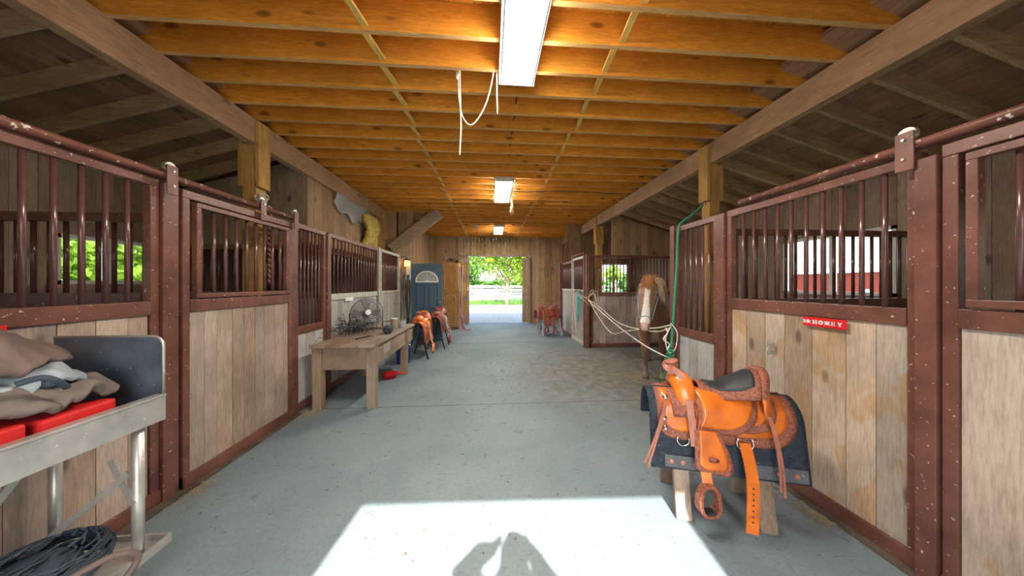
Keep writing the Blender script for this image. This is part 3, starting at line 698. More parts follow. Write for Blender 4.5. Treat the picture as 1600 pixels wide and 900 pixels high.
def saddle(loc, rz, label, mats=('leather', 'tooled', 'strap', 'blackleather'), detail=True, z0=None, group=None, scale=1.0):
    LE, TO, SR, BK = mats
    t = thing('western_saddle', label, 'saddle', loc, rz, group); t.scale = (scale,)*3
    # skirts (front is -x)
    def ends(u, front, back, r0, r1):
        k0 = k1 = 0
        if u > 1-r0: q = (u-(1-r0))/r0; k0 = 1-math.sqrt(max(0, 1-q*q))
        if u > 1-r1: q = (u-(1-r1))/r1; k1 = 1-math.sqrt(max(0, 1-q*q))
        return front + k0*.10, back - k1*.15
    for sd in (-1, 1):
        mb = MB(); flap(mb, sd, .015, .315, lambda u: ends(u, -.375, .40, .35, .6)[0], lambda u: ends(u, -.375, .40, .35, .6)[1], .034, .012, 16, 24)
        o = mb.build('skirt', TO, t, smooth=True)
        mb = MB(); flap(mb, sd, .02, .262, lambda u: ends(u, -.345, .355, .35, .6)[0], lambda u: ends(u, -.345, .355, .35, .6)[1], .0405, .005, 16, 24)
        mb.build('skirt_panel', LE, o, smooth=True)
        if sd < 0 or detail:
            # rear jockey: upper layer behind the cantle, and seat jockey
            mb = MB(); flap(mb, sd, .02, .235, lambda u: .10, lambda u: ends(u, 0, .30, .3, .75)[1], .052, .009, 12, 14); oj = mb.build('rear_jockey', TO, t, smooth=True)
            mb = MB(); flap(mb, sd, .02, .195, lambda u: .12, lambda u: ends(u, 0, .265, .3, .75)[1], .058, .004, 12, 14); mb.build('jockey_panel', LE, oj, smooth=True)
            mb = MB(); flap(mb, sd, .03, .255, lambda u: -.17+.03*math.sin(u*3), lambda u: .20-.14*u*u*u, .061, .010, 14, 14); oj = mb.build('seat_jockey', TO, t, smooth=True)
            mb = MB(); flap(mb, sd, .03, .222, lambda u: -.145+.03*math.sin(u*3), lambda u: .175-.14*u*u*u, .068, .004, 14, 14); mb.build('jockey_panel', LE, oj, smooth=True)
        # fender: narrow at the top, wide with scalloped foot
        def fl(u): return -.175 - .012*u + (0 if u < .86 else .045*((u-.86)/.14)**1.5)
        def fr(u): return -.035 + .055*math.sin(min(1, u*1.15)*math.pi*.5) - (0 if u < .86 else .03*((u-.86)/.14)**2)
        mb = MB(); flap(mb, sd, .235, .48, fl, fr, lambda x, s: .075+(s-.23)*.06, .009, 16, 10); of = mb.build('fender', TO, t, smooth=True)
        mb = MB(); flap(mb, sd, .235, .455, lambda u: fl(u)+.024, lambda u: fr(u)-.026, lambda x, s: .082+(s-.23)*.06, .004, 16, 10); mb.build('fender_panel', LE, of, smooth=True)
        c = dr_pt(-.085, .395, sd, .102)
        MB().lathe([(.0, .0), (.026, .0), (.022, .006), (.0, .007)], 20, mat=Matrix.Translation(c) @ Matrix.Rotation(-sd*R(-74), 4, 'X') @ Matrix.Diagonal((1.15, .8, 1, 1))).build('rosette', TO, of, smooth=True)
        # stirrup leather and stirrup
        mb = MB(); q0 = dr_pt(-.13, .465, sd, .086); q1 = dr_pt(-.13, .465, sd, .086) + Vector((0, sd*.03, -.06))
        mb.bar(q0, q1, .055, .012, up=(0, 1, 0)); mb.build('stirrup_leather', LE, t)
        st = MB(); c = q1 + Vector((0, sd*.01, -.085)); N = 24
        rings = []
        for k in range(N+1):
            a = math.pi*(.5+2*k/N); ca, sa = math.cos(a), math.sin(a)
            x = .0; w = .056*(abs(ca)**.7)*(1 if ca > 0 else -1) * (1.0+.12*(-sa)); z = .085*sa
            wid = .022 + .012*max(0, -sa)          # wide tread at the bottom
            # the ring lies in a plane turned to the near side
            rot = Matrix.Rotation(R(14), 3, 'Z')
            ring = [c + rot @ Vector((w*(1+.0*e), 0, z)) + rot @ Vector((p*0+q*ca*.011, p*wid, q*sa*.009)) for p, q, e in ((-1,-1,0),(1,-1,0),(1,1,0),(-1,1,0))]
            rings.append(ring)
        st.loft(rings, cap=False); so_ = st.build('stirrup', TO, t, smooth=False)
        MB().box((-.04, -.03, -.006), (.04, .03, .006), mat=Matrix.Translation(c+Vector((0, 0, -.072))) @ Matrix.Rotation(R(14), 4, 'Z')).build('tread', BK, so_, bevel=.004)
    # seat: dished pad rising to the cantle
    def seatpt(u, v, lift=0.0):
        q = abs(v*2-1); x = -.10 + .36*u; w = .085 + .085*u; y = (v*2-1)*w
        zc = Z0 + .088 - .022*math.sin(min(1, u*1.6)*math.pi) + .09*max(0, u-.38)**1.35/.62**1.35
        ze = Z0 + .0 + .055*max(0, u-.3)
        x -= .06*u*q*q
        return Vector((x, y, ze + lift*(1-.6*q) + (zc-ze)*(1-q**2.6)))
    MB().slab(lambda u, v: seatpt(u, v), 16, 24, .02).build('seat_base', TO, t, smooth=True)
    MB().slab(lambda u, v: seatpt(.14+.76*u, .5+(v-.5)*(.5+.32*math.sin(min(1,u*1.3)*math.pi*.5)-.25*max(0,u-.75)), .016), 16, 16, .014).build('seat_pad', BK, t, smooth=True)
    # cantle: thick crescent
    rings = []; N = 22
    for k in range(N+1):
        v = k/N; e = math.sin(math.pi*v)**.5; c = seatpt(1.02, v, .004)
        th = .014+.024*e; hh = .012+.016*e
        rings.append([c + Vector((th*math.cos(a)*.8 + .012, 0, hh*math.sin(a) - .006)) for a in [2*math.pi*q/10 for q in range(10)]])
    MB().loft(rings).build('cantle', TO, t, smooth=True)
    rings = []
    for k in range(N+1):
        v = k/N; e = math.sin(math.pi*v); c = seatpt(1.04, v, 0); yb = c.y
        d0 = c+Vector((.012, 0, .0)); s_ = abs(yb)*1.15; b = dr_pt(.25, s_, 1 if yb > 0 else -1, .055)
        rings.append([d0, d0.lerp(b, .5)+Vector((.02, 0, 0)), b, b+Vector((-.02, 0, 0)), d0.lerp(b, .5)+Vector((-.02, 0, 0)), d0+Vector((-.02, 0, 0))])
    MB().loft(rings).build('cantle_back', LE, t, smooth=True)
    # fork (swells) and horn
    rings = []; N = 20
    for k in range(N+1):
        v = -1+2*k/N; yy = v*.145; e = 1-abs(v)**3
        zt = Z0 + .155 - .14*abs(v)**2.6; zb_ = Z0 + .03 - .11*abs(v)**1.6
        cz = (zt+zb_)/2; hz = max(.012, (zt-zb_)/2); wx = .030+.040*max(0, e)**.5
        rings.append([Vector((-.21 + wx*math.cos(a) - .03*math.sin(a)*0 + .02*abs(v), yy, cz+hz*math.sin(a))) for a in [2*math.pi*q/14 for q in range(14)]])
    MB().loft(rings).build('fork', LE, t, smooth=True)
    mh = Matrix.Translation((-.225, 0, Z0+.13)) @ Matrix.Rotation(R(-16), 4, 'Y')
    MB().lathe([(.026, 0), (.019, .03), (.018, .06), (.022, .072), (.042, .078), (.044, .088), (.036, .094), (0.001, .096)], 20, mat=mh).build('horn', SR, t, smooth=True)
    for sd in (-1, 1):
        flap_ = MB(); flap(flap_, sd, .035, .175, lambda u: -.30+.02*u, lambda u: -.15, .05, .010, 8, 8); flap_.build('fork_skirt', TO, t, smooth=True)
    if detail:
        def ribbon(pts, w, th, name, mat, par, up=(0, 1, 0)):
            P_ = catmull(pts, 6); mb = MB()
            def fn(u, v):
                i = min(int(u*(len(P_)-1)), len(P_)-1); p = P_[i]
                d = (P_[min(i+1, len(P_)-1)]-P_[max(i-1, 0)]).normalized(); r = d.cross(Vector(up)).normalized()
                return p + r*(v-.5)*w
            mb.slab(fn, len(P_)-1, 2, th); return mb.build(name, mat, par, smooth=False)
        # rosy strap wrapped round the horn and hanging down the near side
        ribbon([(-.20, .02, Z0+.17), (-.27, -.01, Z0+.175), (-.255, -.06, Z0+.17), (-.21, -.075, Z0+.13), (-.19, -.13, Z0+.03), (-.185, -.185, Z0-.12), (-.18, -.22, Z0-.26)], .042, .006, 'horn_strap', SR, t)
        ribbon([(-.235, .03, Z0+.20), (-.29, -.0, Z0+.19), (-.27, -.045, Z0+.16), (-.20, -.05, Z0+.15)], .038, .006, 'horn_strap', SR, t)
        # off billet with holes
        p0 = dr_pt(.105, .29, -1, .055); p1 = Vector((.10, -.285, .30)); p2 = Vector((.085, -.305, .07))
        bl = ribbon([p0, p0.lerp(p1, .5)+Vector((0, -.02, 0)), p1, p2], .062, .008, 'billet', LE, t)
        for k in range(7):
            q = p1.lerp(p2, k/7.5)+Vector((0, -.006, .02)); MB().lathe([(.005, -.001), (.005, .001)], 8, mat=Matrix.Translation(q) @ Matrix.Rotation(R(90), 4, 'X')).build('punched_hole', 'black', bl)
        MB().tube([p0+Vector((.0+.045*math.cos(a), -.008, .0+.045*math.sin(a))) for a in [math.pi*(1+q/8) for q in range(-2, 11)]], .0045, 8).build('rigging_ring', 'steel', t, smooth=True)
        MB().tube([dr_pt(-.235, .31, -1, .05)+Vector((.035*math.cos(a), -.006, .035*math.sin(a))) for a in [math.pi*(.8+q/8) for q in range(12)]], .0045, 8).build('rigging_ring', 'steel', t, smooth=True)
        # saddle strings with conchos
        for x, s_, ln, dx in ((.235, .12, .42, .02), (-.32, .09, .40, -.15)):
            c = dr_pt(x, s_, -1, .066)
            MB().lathe([(.0, .0), (.020, .0), (.016, .006), (.0, .009)], 16, mat=Matrix.Translation(c) @ Matrix.Rotation(R(60), 4, 'X')).build('concho', 'steel', t, smooth=True)
            for k in (0, 1):
                ribbon([c+Vector((.01*k, -.004, 0)), c+Vector((dx*.3+.01*k, -.07, -.12)), c+Vector((dx*.7+.015*k, -.10, -.28)), c+Vector((dx+.02*k, -.10, -ln-.03*k))], .012, .003, 'saddle_string', SR, t)
        for x, s_ in ((-.335, .19), (-.33, .25)):
            c = dr_pt(x, s_, -1, .046)
            MB().lathe([(.0, .0), (.016, .0), (.013, .005), (.0, .007)], 16, mat=Matrix.Translation(c) @ Matrix.Rotation(R(70), 4, 'X')).build('concho', 'steel', t, smooth=True)
    return t
def saddle_pad(loc, rz, label, x0=-.42, x1=.44, smax=.50, mat='pad', group=None, leather=True, scale=1.0):
    t = thing('saddle_pad', label, 'saddle pad', loc, rz, group); t.scale = (scale,)*3
    mb = MB()
    def fn(u, v):
        s = -min(smax, .27) + (smax+min(smax, .27))*u; return dr_pt(x0+(x1-x0)*v + .02*math.sin(s*5)*0 + (abs(s)*.02 if v > .5 else -abs(s)*.0), abs(s), -1 if s > 0 else 1, .016 + .006*math.sin(v*9+s*4))
    mb.slab(fn, 44, 22, .022); mb.build('felt', mat, t, smooth=True)
    if leather:
        for a, b in ((x0+.08, x0+.40), (x1-.30, x1-.01)):
            mb = MB(); flap(mb, -1, smax-.085, smax-.012, lambda u: a, lambda u: b, .031, .005, 4, 8, ); wl_ = mb.build('wear_leather', 'padleather', t)
            for q in (.12, .32, .55) if a < 0 else (.5, .8):
                c = dr_pt(a+(b-a)*q, smax-.048, -1, .036)
                MB().lathe([(.0, .0), (.014, .0), (.012, .003), (.0, .004)], 14, mat=Matrix.Translation(c) @ Matrix.Rotation(R(74), 4, 'X')).build('rivet', 'strap', wl_)
    return t
def sawhorse(loc, rz, label, h=.735, L=.80, mat='sawwood', sx=.2):
    t = thing('sawhorse', label, 'sawhorse', loc, rz)
    MB().box((-L/2, -.045, h-.04), (L/2, .045, h)).build('top_rail', mat, t, bevel=.004)
    for x in (-sx-.03, sx+.03):
        for sd in (-1, 1):
            MB().bar((x, sd*.18, 0), (x, sd*.035, h-.04), .09, .04, up=(0, 1, 0)).build('leg', mat, t, bevel=.003)
        MB().box((x-.02, -.13, .22), (x+.02, .13, .31)).build('cross_board', mat, t)
    return t
SL_ = (1.50, 1.86, 0); SRZ = R(-17)
sawhorse(SL_, SRZ, 'rough wooden sawhorse under the orange saddle')
saddle_pad(SL_, SRZ, 'charcoal felt pad under the orange saddle', )
saddle(SL_, SRZ, 'glossy orange western saddle with black seat, near right')

# ------------------------------------------------------------ galvanised cart on the left
t = thing('metal_cart', 'galvanised steel bench cart at the left edge', 'cart', (-1.92, .8, 0))
W2 = .25; Y0_, Y1_ = -.35, .80
tr = MB(); tr.box((-W2, Y0_, .82), (W2, Y1_, .83)); tr.box((W2-.03, Y0_, .81), (W2, Y1_+.01, .815+.02)); tr.build('tray', 'sheet', t)
fr = MB(); fr.box((W2, Y0_, .81), (W2+.012, Y1_, .94)); fr.box((W2-.03, Y0_, .93), (W2+.016, Y1_, .942)); fr.box((W2-.03, Y0_, .81), (W2, Y1_, .82)); fr.build('front_rim', 'galv', t, bevel=.003)
ep = MB()
def endp(u, v):
    r = .05; x = -W2 + 2*W2*v; top = 1.235
    if x > W2-r: top -= r - math.sqrt(max(0, r*r-(x-W2+r)**2))
    return Vector((x, Y1_, .83+(top-.83)*u))
ep.slab(endp, 6, 24, .008); ep.build('end_panel', 'sheet', t)
MB().tube([(-W2, Y1_, 1.235), (W2-.05, Y1_, 1.235)]+[(W2-.05+.05*math.sin(a), Y1_, 1.185+.05*math.cos(a)) for a in (.4, .8, 1.2, 1.57)]+[(W2, Y1_, .94)], .006, 8).build('rolled_edge', 'galv', t, smooth=True)
MB().box((-W2-.008, Y0_, .82), (-W2, Y1_, 1.1)).build('back_panel', 'sheet', t)
for x, y in ((W2-.03, Y1_-.08), (-W2+.03, Y1_-.02), (W2-.03, Y0_+.08), (-W2+.03, Y0_+.08)):
    MB().tube([(x, y, 0), (x, y, .815)], .021, 16).build('leg', 'galv', t, smooth=True)
MB().bar((W2-.05, Y1_-.1, .60), (-W2+.05, Y1_-.2, .22), .03, .006, up=(0, 1, 0)).build('brace', 'galv', t)
MB().bar((-W2+.16, Y1_-.12, .82), (-W2+.05, Y1_-.45, .22), .03, .006, up=(1, 0, 0)).build('brace', 'galv', t)
MB().bar((W2-.14, Y1_-.09, .66), (W2-.03, Y1_-.10, .45), .03, .006, up=(0, 1, 0)).build('brace', 'galv', t)
sh = MB(); sh.box((-W2, Y0_, .17), (W2, Y1_+.02, .178)); sh.box((W2, Y0_, .16), (W2+.008, Y1_+.03, .205)); sh.box((-W2, Y1_+.02, .16), (W2, Y1_+.028, .205)); sh.build('lower_shelf', 'galv', t)
# red cases
def redcase(x, y, z, l, w, h, rz, lb):
    t = thing('red_case', lb, 'case', (x, y, z), rz)
    MB().box((-w/2, -l/2, 0), (w/2, l/2, h*.48)).build('case_base', 'redplastic', t, bevel=.012)
    MB().box((-w/2, -l/2, h*.52), (w/2, l/2, h)).build('case_lid', 'redplastic', t, bevel=.012)
    MB().box((-w/2+.01, -l/2+.01, h*.47), (w/2-.01, l/2-.01, h*.53)).build('seam', 'redplastic', t)
    for k in (-.25, .25): MB().box((w/2, k*l-.02, h*.3), (w/2+.008, k*l+.02, h*.7)).build('latch', 'redplastic', t, bevel=.002)
redcase(-1.905, 1.33, .832, .24, .38, .145, R(4), 'red plastic case nearest the cart end panel')
redcase(-1.90, 1.05, .832, .29, .38, .155, R(0), 'red plastic case at the photo edge under the hide')
# hide/blanket heap: two folded sheets
def heap(name, mat, c, sx, sy, h, seed, lb, cat, th=.014, fold=.03, parts=None):
    def fn(u, v):
        x = (u-.5)*2*sx; y = (v-.5)*2*sy; r = math.hypot(u-.5, v-.5)*2
        n1 = noise.noise(Vector((x*5+seed, y*5, seed))); n2 = noise.noise(Vector((x*13, y*13+seed, seed*2)))
        n3 = abs(noise.noise(Vector((x*7+y*9+seed, y*3, seed*3)))); z = h*max(0, 1-r**2.2*.75) + n1*fold*1.6 + n2*fold*.7 - n3*fold*1.5 - .03*max(0, r-.9)
        ag = math.atan2(y, x); k = 1 + .05*math.sin(3*ag+seed) + .03*math.sin(7*ag+seed*2); z -= .05*max(0, r-.8)*5*h; z += .010*math.sin(x*38+9*n1+seed)*(1-r*.6) + .008*math.sin(y*52+14*n1)
        return Vector(c) + Vector((x*k, y*k, z))
    def disc(u, v):
        a, b = u*2-1, v*2-1
        return fn(.5+.5*a*math.sqrt(1-b*b/2), .5+.5*b*math.sqrt(1-a*a/2))
    return tag(MB().slab(disc, 44, 44, th).build(name, mat, smooth=True), lb, cat)
heap('folded_blanket', 'drape', (-1.89, 1.29, 1.035), .19, .25, .07, 3.1, 'dusty taupe canvas folded on the red cases', 'blanket', .035, .035)
heap('folded_blanket', 'grey', (-1.90, 1.25, 1.10), .17, .20, .05, 6.1, 'grey lining fold poking out under the brown hide', 'blanket', .016, .03)
heap('leather_hide', 'darkgrime', (-1.92, 1.14, 1.17), .19, .28, .15, 8.7, 'dusty brown hide on top of the cart heap', 'hide', .016, .035)
t = thing('buckle_strap', 'dark blue buckle strap sticking out of the cart heap', 'strap', (-1.70, 1.22, 1.12))
MB().tube(catmull([(0, -.06, .02), (.03, -.02, .03), (.035, .02, .0), (.02, .05, -.03)]), .011, 8).build('webbing', 'net', t, smooth=True)
MB().box((.015, -.015, -.01), (.04, .015, .02)).build('buckle', 'net', t, bevel=.006)
# hay net on the lower shelf
mb = MB()
for k in range(170):
    a0 = random.uniform(0, 6.28); pts = []
    z_ = random.uniform(-.9, .9); tl = random.uniform(-.7, .7); a1 = random.uniform(.8, 2.6)
    for q in range(9):
        a = a0+a1*q/8; zz = max(-.9, min(.95, z_+tl*q/8)); rr = math.sqrt(1-zz*zz)
        pts.append(Vector((-1.90+.19*rr*math.cos(a), 1.32+.23*rr*math.sin(a), .285+.10*zz)) + Vector([random.uniform(-.006, .006) for _ in range(3)]))
    mb.tube(pts, random.uniform(.004, .007), 5)
mb.lathe([(.01, -.07), (.10, -.05), (.14, .0), (.10, .05), (.01, .07)], 16, c=(-1.90, 1.32, .285))
tag(mb.build('hay_net', 'net', smooth=True), 'tangled blue-black hay net on the cart shelf', 'hay net')
t = thing('harness_straps', 'bundle of worn halter straps in front of the hay net', 'straps', (-1.8, 1.05, .2))
for k, (mt, r) in enumerate((('darkgrime', .013), ('net', .011), ('grey', .010), ('pink', .009), ('darkgrime', .012), ('black', .012))):
    pts = [(-.2+.07*q+random.uniform(-.02, .02), -.15+.08*k*.6+.09*math.sin(q*1.1+k), .05+.05*math.sin(q*.9+k*1.7)+.02*k*.5) for q in range(6)]
    MB().tube(catmull(pts), r, 8).build('strap', mt, t, smooth=True)
tag(MB().tube(catmull([(-1.70, 1.28, .31), (-1.62, 1.36, .33), (-1.60, 1.43, .26), (-1.62, 1.36, .19), (-1.72, 1.2, .2)]), .014, 8).build('leather_strap', 'darkgrime', smooth=True), 'curled brown leather strap beside the cart leg', 'strap')

# ------------------------------------------------------------ workbench
t = thing('workbench', 'rough old wooden workbench along the left stalls', 'workbench', (-1.75, 4.3, 0))
tp = MB()
for i in range(4): tp.box((-.37+i*.185, -.78, .745), (-.37+i*.185+.182, 1.06, .78))
tp.build('tabletop', 'tablewood', t, bevel=.006)
ap = MB(); ap.box((-.32, -.70, .47), (.32, -.67, .744)); ap.build('end_board', 'tablewood', t, bevel=.003)
MB().box((.31, -.74, .50), (.34, 1.02, .744)).build('front_board', 'tablewood', t, bevel=.004)
MB().box((-.32, .98, .47), (.31, 1.01, .744)).build('end_board', 'tablewood', t)
MB().box((.341, -.40, .58), (.346, -.16, .70)).build('paint_patch', 'greyboard', t)
for x, y in ((-.31, -.68), (.31, -.68), (.31, .62), (-.31, .62)):
    MB().loft([[(x-.05, y-.05, 0), (x+.05, y-.05, 0), (x+.05, y+.05, 0), (x-.05, y+.05, 0)], [(x-.055, y-.055, .744), (x+.055, y-.055, .744), (x+.055, y+.055, .744), (x-.055, y+.055, .744)]]).build('leg', 'sawwood', t, bevel=.006)
# drum fan
t = thing('drum_fan', 'dusty round barn fan standing on the workbench', 'fan', (-1.92, 4.62, .78), R(35))
R_ = .22; C_ = Vector((0, 0, .27)); tilt = Matrix.Translation(C_) @ Matrix.Rotation(R(90-12), 4, 'X')
hs = MB()
for rr, zz in ((R_, .07), (R_, -.07)): hs.tube([tilt @ Vector((rr*math.cos(a), rr*math.sin(a), zz)) for a in [2*math.pi*q/36 for q in range(37)]], .008, 6)
hs.build('rim', 'fan', t, smooth=True)
for sgn_, nm in ((1, 'front_grille'), (-1, 'rear_grille')):
    g = MB()
    for k in range(9):
        rr = .04+.02*k; g.tube([tilt @ Vector((rr*math.cos(a), rr*math.sin(a), sgn_*(.07+.03*(1-rr/R_)))) for a in [2*math.pi*q/28 for q in range(29)]], .0022, 4, cap=False)
    for k in range(24):
        a = 2*math.pi*k/24; g.tube([tilt @ Vector((rr*math.cos(a), rr*math.sin(a), sgn_*(.07+.03*(1-rr/R_)))) for rr in (.03, .12, .22)], .0022, 4)
    g.build(nm, 'fan', t)
MB().lathe([(.001, -.1), (.055, -.1), (.06, -.03), (.03, .05), (.001, .06)], 18, mat=tilt).build('motor', 'fan', t, smooth=True)
MB().lathe([(.04, 0), (.04, .004), (.001, .005)], 18, mat=tilt @ Matrix.Translation((0, 0, .1))).build('badge', 'white', t)
for k in range(4):
    bm_ = MB(); a = k*math.pi/2
    bm_.slab(lambda u, v: tilt @ Vector(((.05+.14*u)*math.cos(a+(v-.5)*.8), (.05+.14*u)*math.sin(a+(v-.5)*.8), .02*(v-.5)*2)), 6, 6, .002); bm_.build('blade', 'fan', t, smooth=True)
MB().tube([(-.2, -.1, .012), (-.23, 0, .012), (-.235, 0, .27), (-.23, 0, .012), (-.2, .1, .012), (.2, .1, .012), (.23, 0, .012), (.235, 0, .27), (.23, 0, .012), (.2, -.1, .012)], .011, 8).build('stand', 'fan', t, smooth=True)
mb = MB()
for k in range(130):
    c = Vector((-2.0+random.gauss(0, .10), 4.42+random.gauss(0, .22), .79+abs(random.gauss(0, .07)))); d = Vector((random.gauss(0, .09), random.gauss(0, .12), random.gauss(0, .06)))
    q = c+d; q.z = max(.785, q.z); q.x = max(-2.2, q.x); c.x = max(-2.2, c.x); m_ = (c+q)/2+Vector((0, 0, .04)); mb.tube(catmull([c, m_, q], 3), .004, 4)
tag(mb.build('twine_tangle', 'black'), 'tangle of dark baling twine behind the fan', 'twine', kind='stuff')
mb = MB()
for k in range(16):
    rr = .05; a0 = random.uniform(0, 3.1); ax = Matrix.Rotation(random.uniform(0, 3.1), 3, 'X') @ Matrix.Rotation(random.uniform(0, 3.1), 3, 'Y')
    mb.tube([Vector((-1.50, 4.32, .835)) + (ax @ Vector((rr*1.2*math.cos(a), rr*math.sin(a), 0))) for a in [2*math.pi*q/14 for q in range(15)]], .012, 6)
tag(mb.build('leg_wrap', 'net', smooth=True), 'dark bundled leg wrap on the workbench', 'wrap')
t = thing('hand_tool', 'dark hand tool lying flat on the workbench', 'tool', (-1.7, 4.0, .782), R(70))
MB().tube([(-.14, 0, .008), (.1, 0, .008)], .008, 8).build('handle', 'black', t); MB().box((.1, -.025, 0), (.15, .025, .014)).build('head', 'fan', t, bevel=.003)
for i, (x, y, h, mt, lb) in enumerate(((-1.58, 4.86, .16, 'sawwood', 'pale tin at the far end of the workbench'), (-1.47, 4.93, .13, 'grey', 'grey jar at the far corner of the workbench'), (-1.68, 4.93, .11, 'greyboard', 'short pale can on the workbench behind the tins'))):
    t = thing('storage_can', lb, 'can', (x, y, .781))
    MB().lathe([(.05, 0), (.052, .01), (.052, h-.02), (.048, h-.01)], 18).build('can_body', mt, t, smooth=True); MB().lathe([(.05, h-.01), (.05, h), (.001, h+.002)], 18).build('lid', 'white' if i == 0 else 'darkgrime', t)
# small white note on the chalky rail
tag(MB().box((0, 4.62, 1.235), (.004, 4.86, 1.29)).build('name_sign', 'white', loc=(XL+.012, 0, 0)), 'small blank white card on the stall planks behind the fan', 'sign')
# under / behind bench
t = thing('bucket', 'blue plastic bucket on the floor past the workbench', 'bucket', (-1.66, 5.62, 0))
MB().lathe([(.11, 0), (.115, .005), (.145, .28), (.152, .285), (.152, .30), (.14, .30), (.11, .02), (.001, .015)], 24).build('bucket_body', 'blue', t, smooth=True)
MB().tube([(.15*math.cos(a), .0, .29+.1*math.sin(a)) for a in [math.pi*q/12 for q in range(13)]], .004, 6).build('bail', 'steel', t)
t = thing('feed_scoop', 'red plastic tub on the floor under the workbench', 'tub', (-1.62, 4.75, 0))
MB().lathe([(.10, 0), (.12, .07), (.13, .075), (.12, .08), (.095, .01), (.001, .01)], 20).build('tub_body', 'redplastic', t, smooth=True); MB().tube([(.12, 0, .07), (.2, 0, .08), (.24, 0, .075)], .012, 8).build('handle', 'redplastic', t)
# two saddles on a stand beyond the bench
def rack(loc, rz, lb, mat='black'):
    t = thing('saddle_rack', lb, 'saddle rack', loc, rz)
    MB().tube([(-.36, 0, .715), (.36, 0, .715)], .022, 10).build('rack_bar', mat, t)
    for x in (-.26, .26):
        for sd in (-1, 1): MB().tube([(x, sd*.2, 0), (x, sd*.02, .71)], .015, 8).build('leg', mat, t, smooth=True)
    for sd in (-1, 1): MB().tube([(-.26, sd*.15, .2), (.26, sd*.15, .2)], .012, 8).build('stretcher', mat, t)
    return t
rack((-1.45, 6.12, 0), R(90), 'dark steel rack under the orange saddle past the bench')
saddle((-1.45, 6.12, 0), R(90), 'orange saddle right behind the far end of the workbench', mats=('leather', 'leather', 'strap', 'redleather'), detail=False, scale=.97)
rack((-1.25, 7.0, 0), R(88), 'dark steel rack under the russet saddle by the blue door')
saddle((-1.25, 7.0, 0), R(88), 'russet brown saddle standing in front of the blue door', mats=('strap', 'redtool', 'redtool', 'redleather'), detail=True, scale=1.0)
saddle_pad((-1.25, 7.0, 0), R(88), 'dark red pad under the russet saddle', mat='redtool', smax=.42, leather=False)
saddle_pad((-1.45, 6.12, 0), R(90), 'red and white pad below the orange saddle past the bench', mat='redleather', smax=.5, leather=False, x0=-.36, x1=.36, scale=.97)
# right far saddle on grey stand
t = thing('saddle_rack', 'grey folding stand under the far right saddle', 'saddle rack', (1.72, 8.4, 0), R(8))
MB().box((-.30, -.07, .66), (.34, .07, .70)).build('rack_top', 'grey', t, bevel=.01)
for x in (-.26, .30):
    for sd in (-1, 1): MB().bar((x, sd*.2, 0), (x-(.04 if x > 0 else -.04), sd*.05, .66), .06, .03, up=(0, 1, 0)).build('leg', 'grey', t)
MB().box((-.22, -.15, .25), (.26, .15, .30)).build('shelf', 'grey', t, bevel=.006)
for sd in (-1, 1): MB().bar((-.26, sd*.15, .5), (.28, sd*.15, .14), .03, .02, up=(0, 1, 0)).build('brace', 'grey', t)
saddle((1.66, 8.4, -.02), R(10), 'red-brown saddle on the grey stand by the far right wall', mats=('redleather', 'redtool', 'strap', 'redtool'), detail=True, scale=1.0)
saddle_pad((1.66, 8.4, -.02), R(10), 'blue-edged pad under the far right saddle', mat='blue', smax=.30, leather=False, x0=-.3, x1=.42)

# ------------------------------------------------------------ far end: blue door, cabinet, plank doors, lantern, tack
t = thing('door_1', None, None, (-2.06, 7.62, 0), R(3)); t['kind'] = 'structure'; t['label'] = 'slate blue entry door with a half-round fanlight, standing open'
w, h = .80, 2.03
MB().box((0, 0, .01), (w, .042, h)).build('door_leaf', 'bluedoor', t, bevel=.003)
pn = MB()
for x0 in (.12, .45):
    for z0_, z1_ in ((.86, 1.50), (.2, .66)):
        x1 = x0+.23
        for a, b in (((x0, -.02, z0_), (x1, 0, z0_+.025)), ((x0, -.02, z1_-.025), (x1, 0, z1_)), ((x0, -.02, z0_), (x0+.025, 0, z1_)), ((x1-.025, -.02, z0_), (x1, 0, z1_))): pn.box(a, b)
        pass
pn.build('door_moulding', plain('darker_blue_moulding', (.02, .05, .085), .5), t, bevel=.003)  # mouldings coloured darker than the leaf to bring out their outlines
fl = MB(); N = 16; cx, cz = .40, 1.56
fl.tube([(cx+.28*math.cos(math.pi*k/N), -.008, cz+.27*math.sin(math.pi*k/N)) for k in range(N+1)]+[(cx+.28, -.008, cz)], .017, 8); fl.build('fanlight_frame', 'white', t)
gp = MB(); pts = [(cx+.27*math.cos(math.pi*k/N), -.004, cz+.26*math.sin(math.pi*k/N)) for k in range(N+1)]
gp._add(pts+[(p[0], -.001, p[2]) for p in pts], [tuple(range(N+1)), tuple(range(2*N+1, N, -1))]+[(k, N+1+k, N+1+(k+1)%(N+1), (k+1)%(N+1)) for k in range(N+1)])
gp.build('fanlight_pane', plain('leaded_glass', (.30, .33, .32), .15, var=.6, scale=40, spec=.8), t)
le = MB()
for k in range(1, 6): a = math.pi*k/6; le.tube([(cx, -.009, cz+.02), (cx+.25*math.cos(a), -.009, cz+.24*math.sin(a))], .004, 4)
le.build('lead_came', 'white', t)
for z_ in (1.03, .90): MB().lathe([(.03, 0), (.028, .012), (.02, .03), (.03, .05), (.001, .06)] if z_ < 1 else [(.026, 0), (.024, .016), (.001, .018)], 16, mat=Matrix.Translation((w-.07, 0, z_)) @ Matrix.Rotation(R(90), 4, 'X')).build('door_knob' if z_ < 1 else 'deadbolt', 'steel', t, smooth=True)
struct(MB().box((-2.18, 7.60, 0), (-2.08, 7.66, 2.1)).build('trim_4', 'white'), 'white door jamb left of the blue door', 'trim')
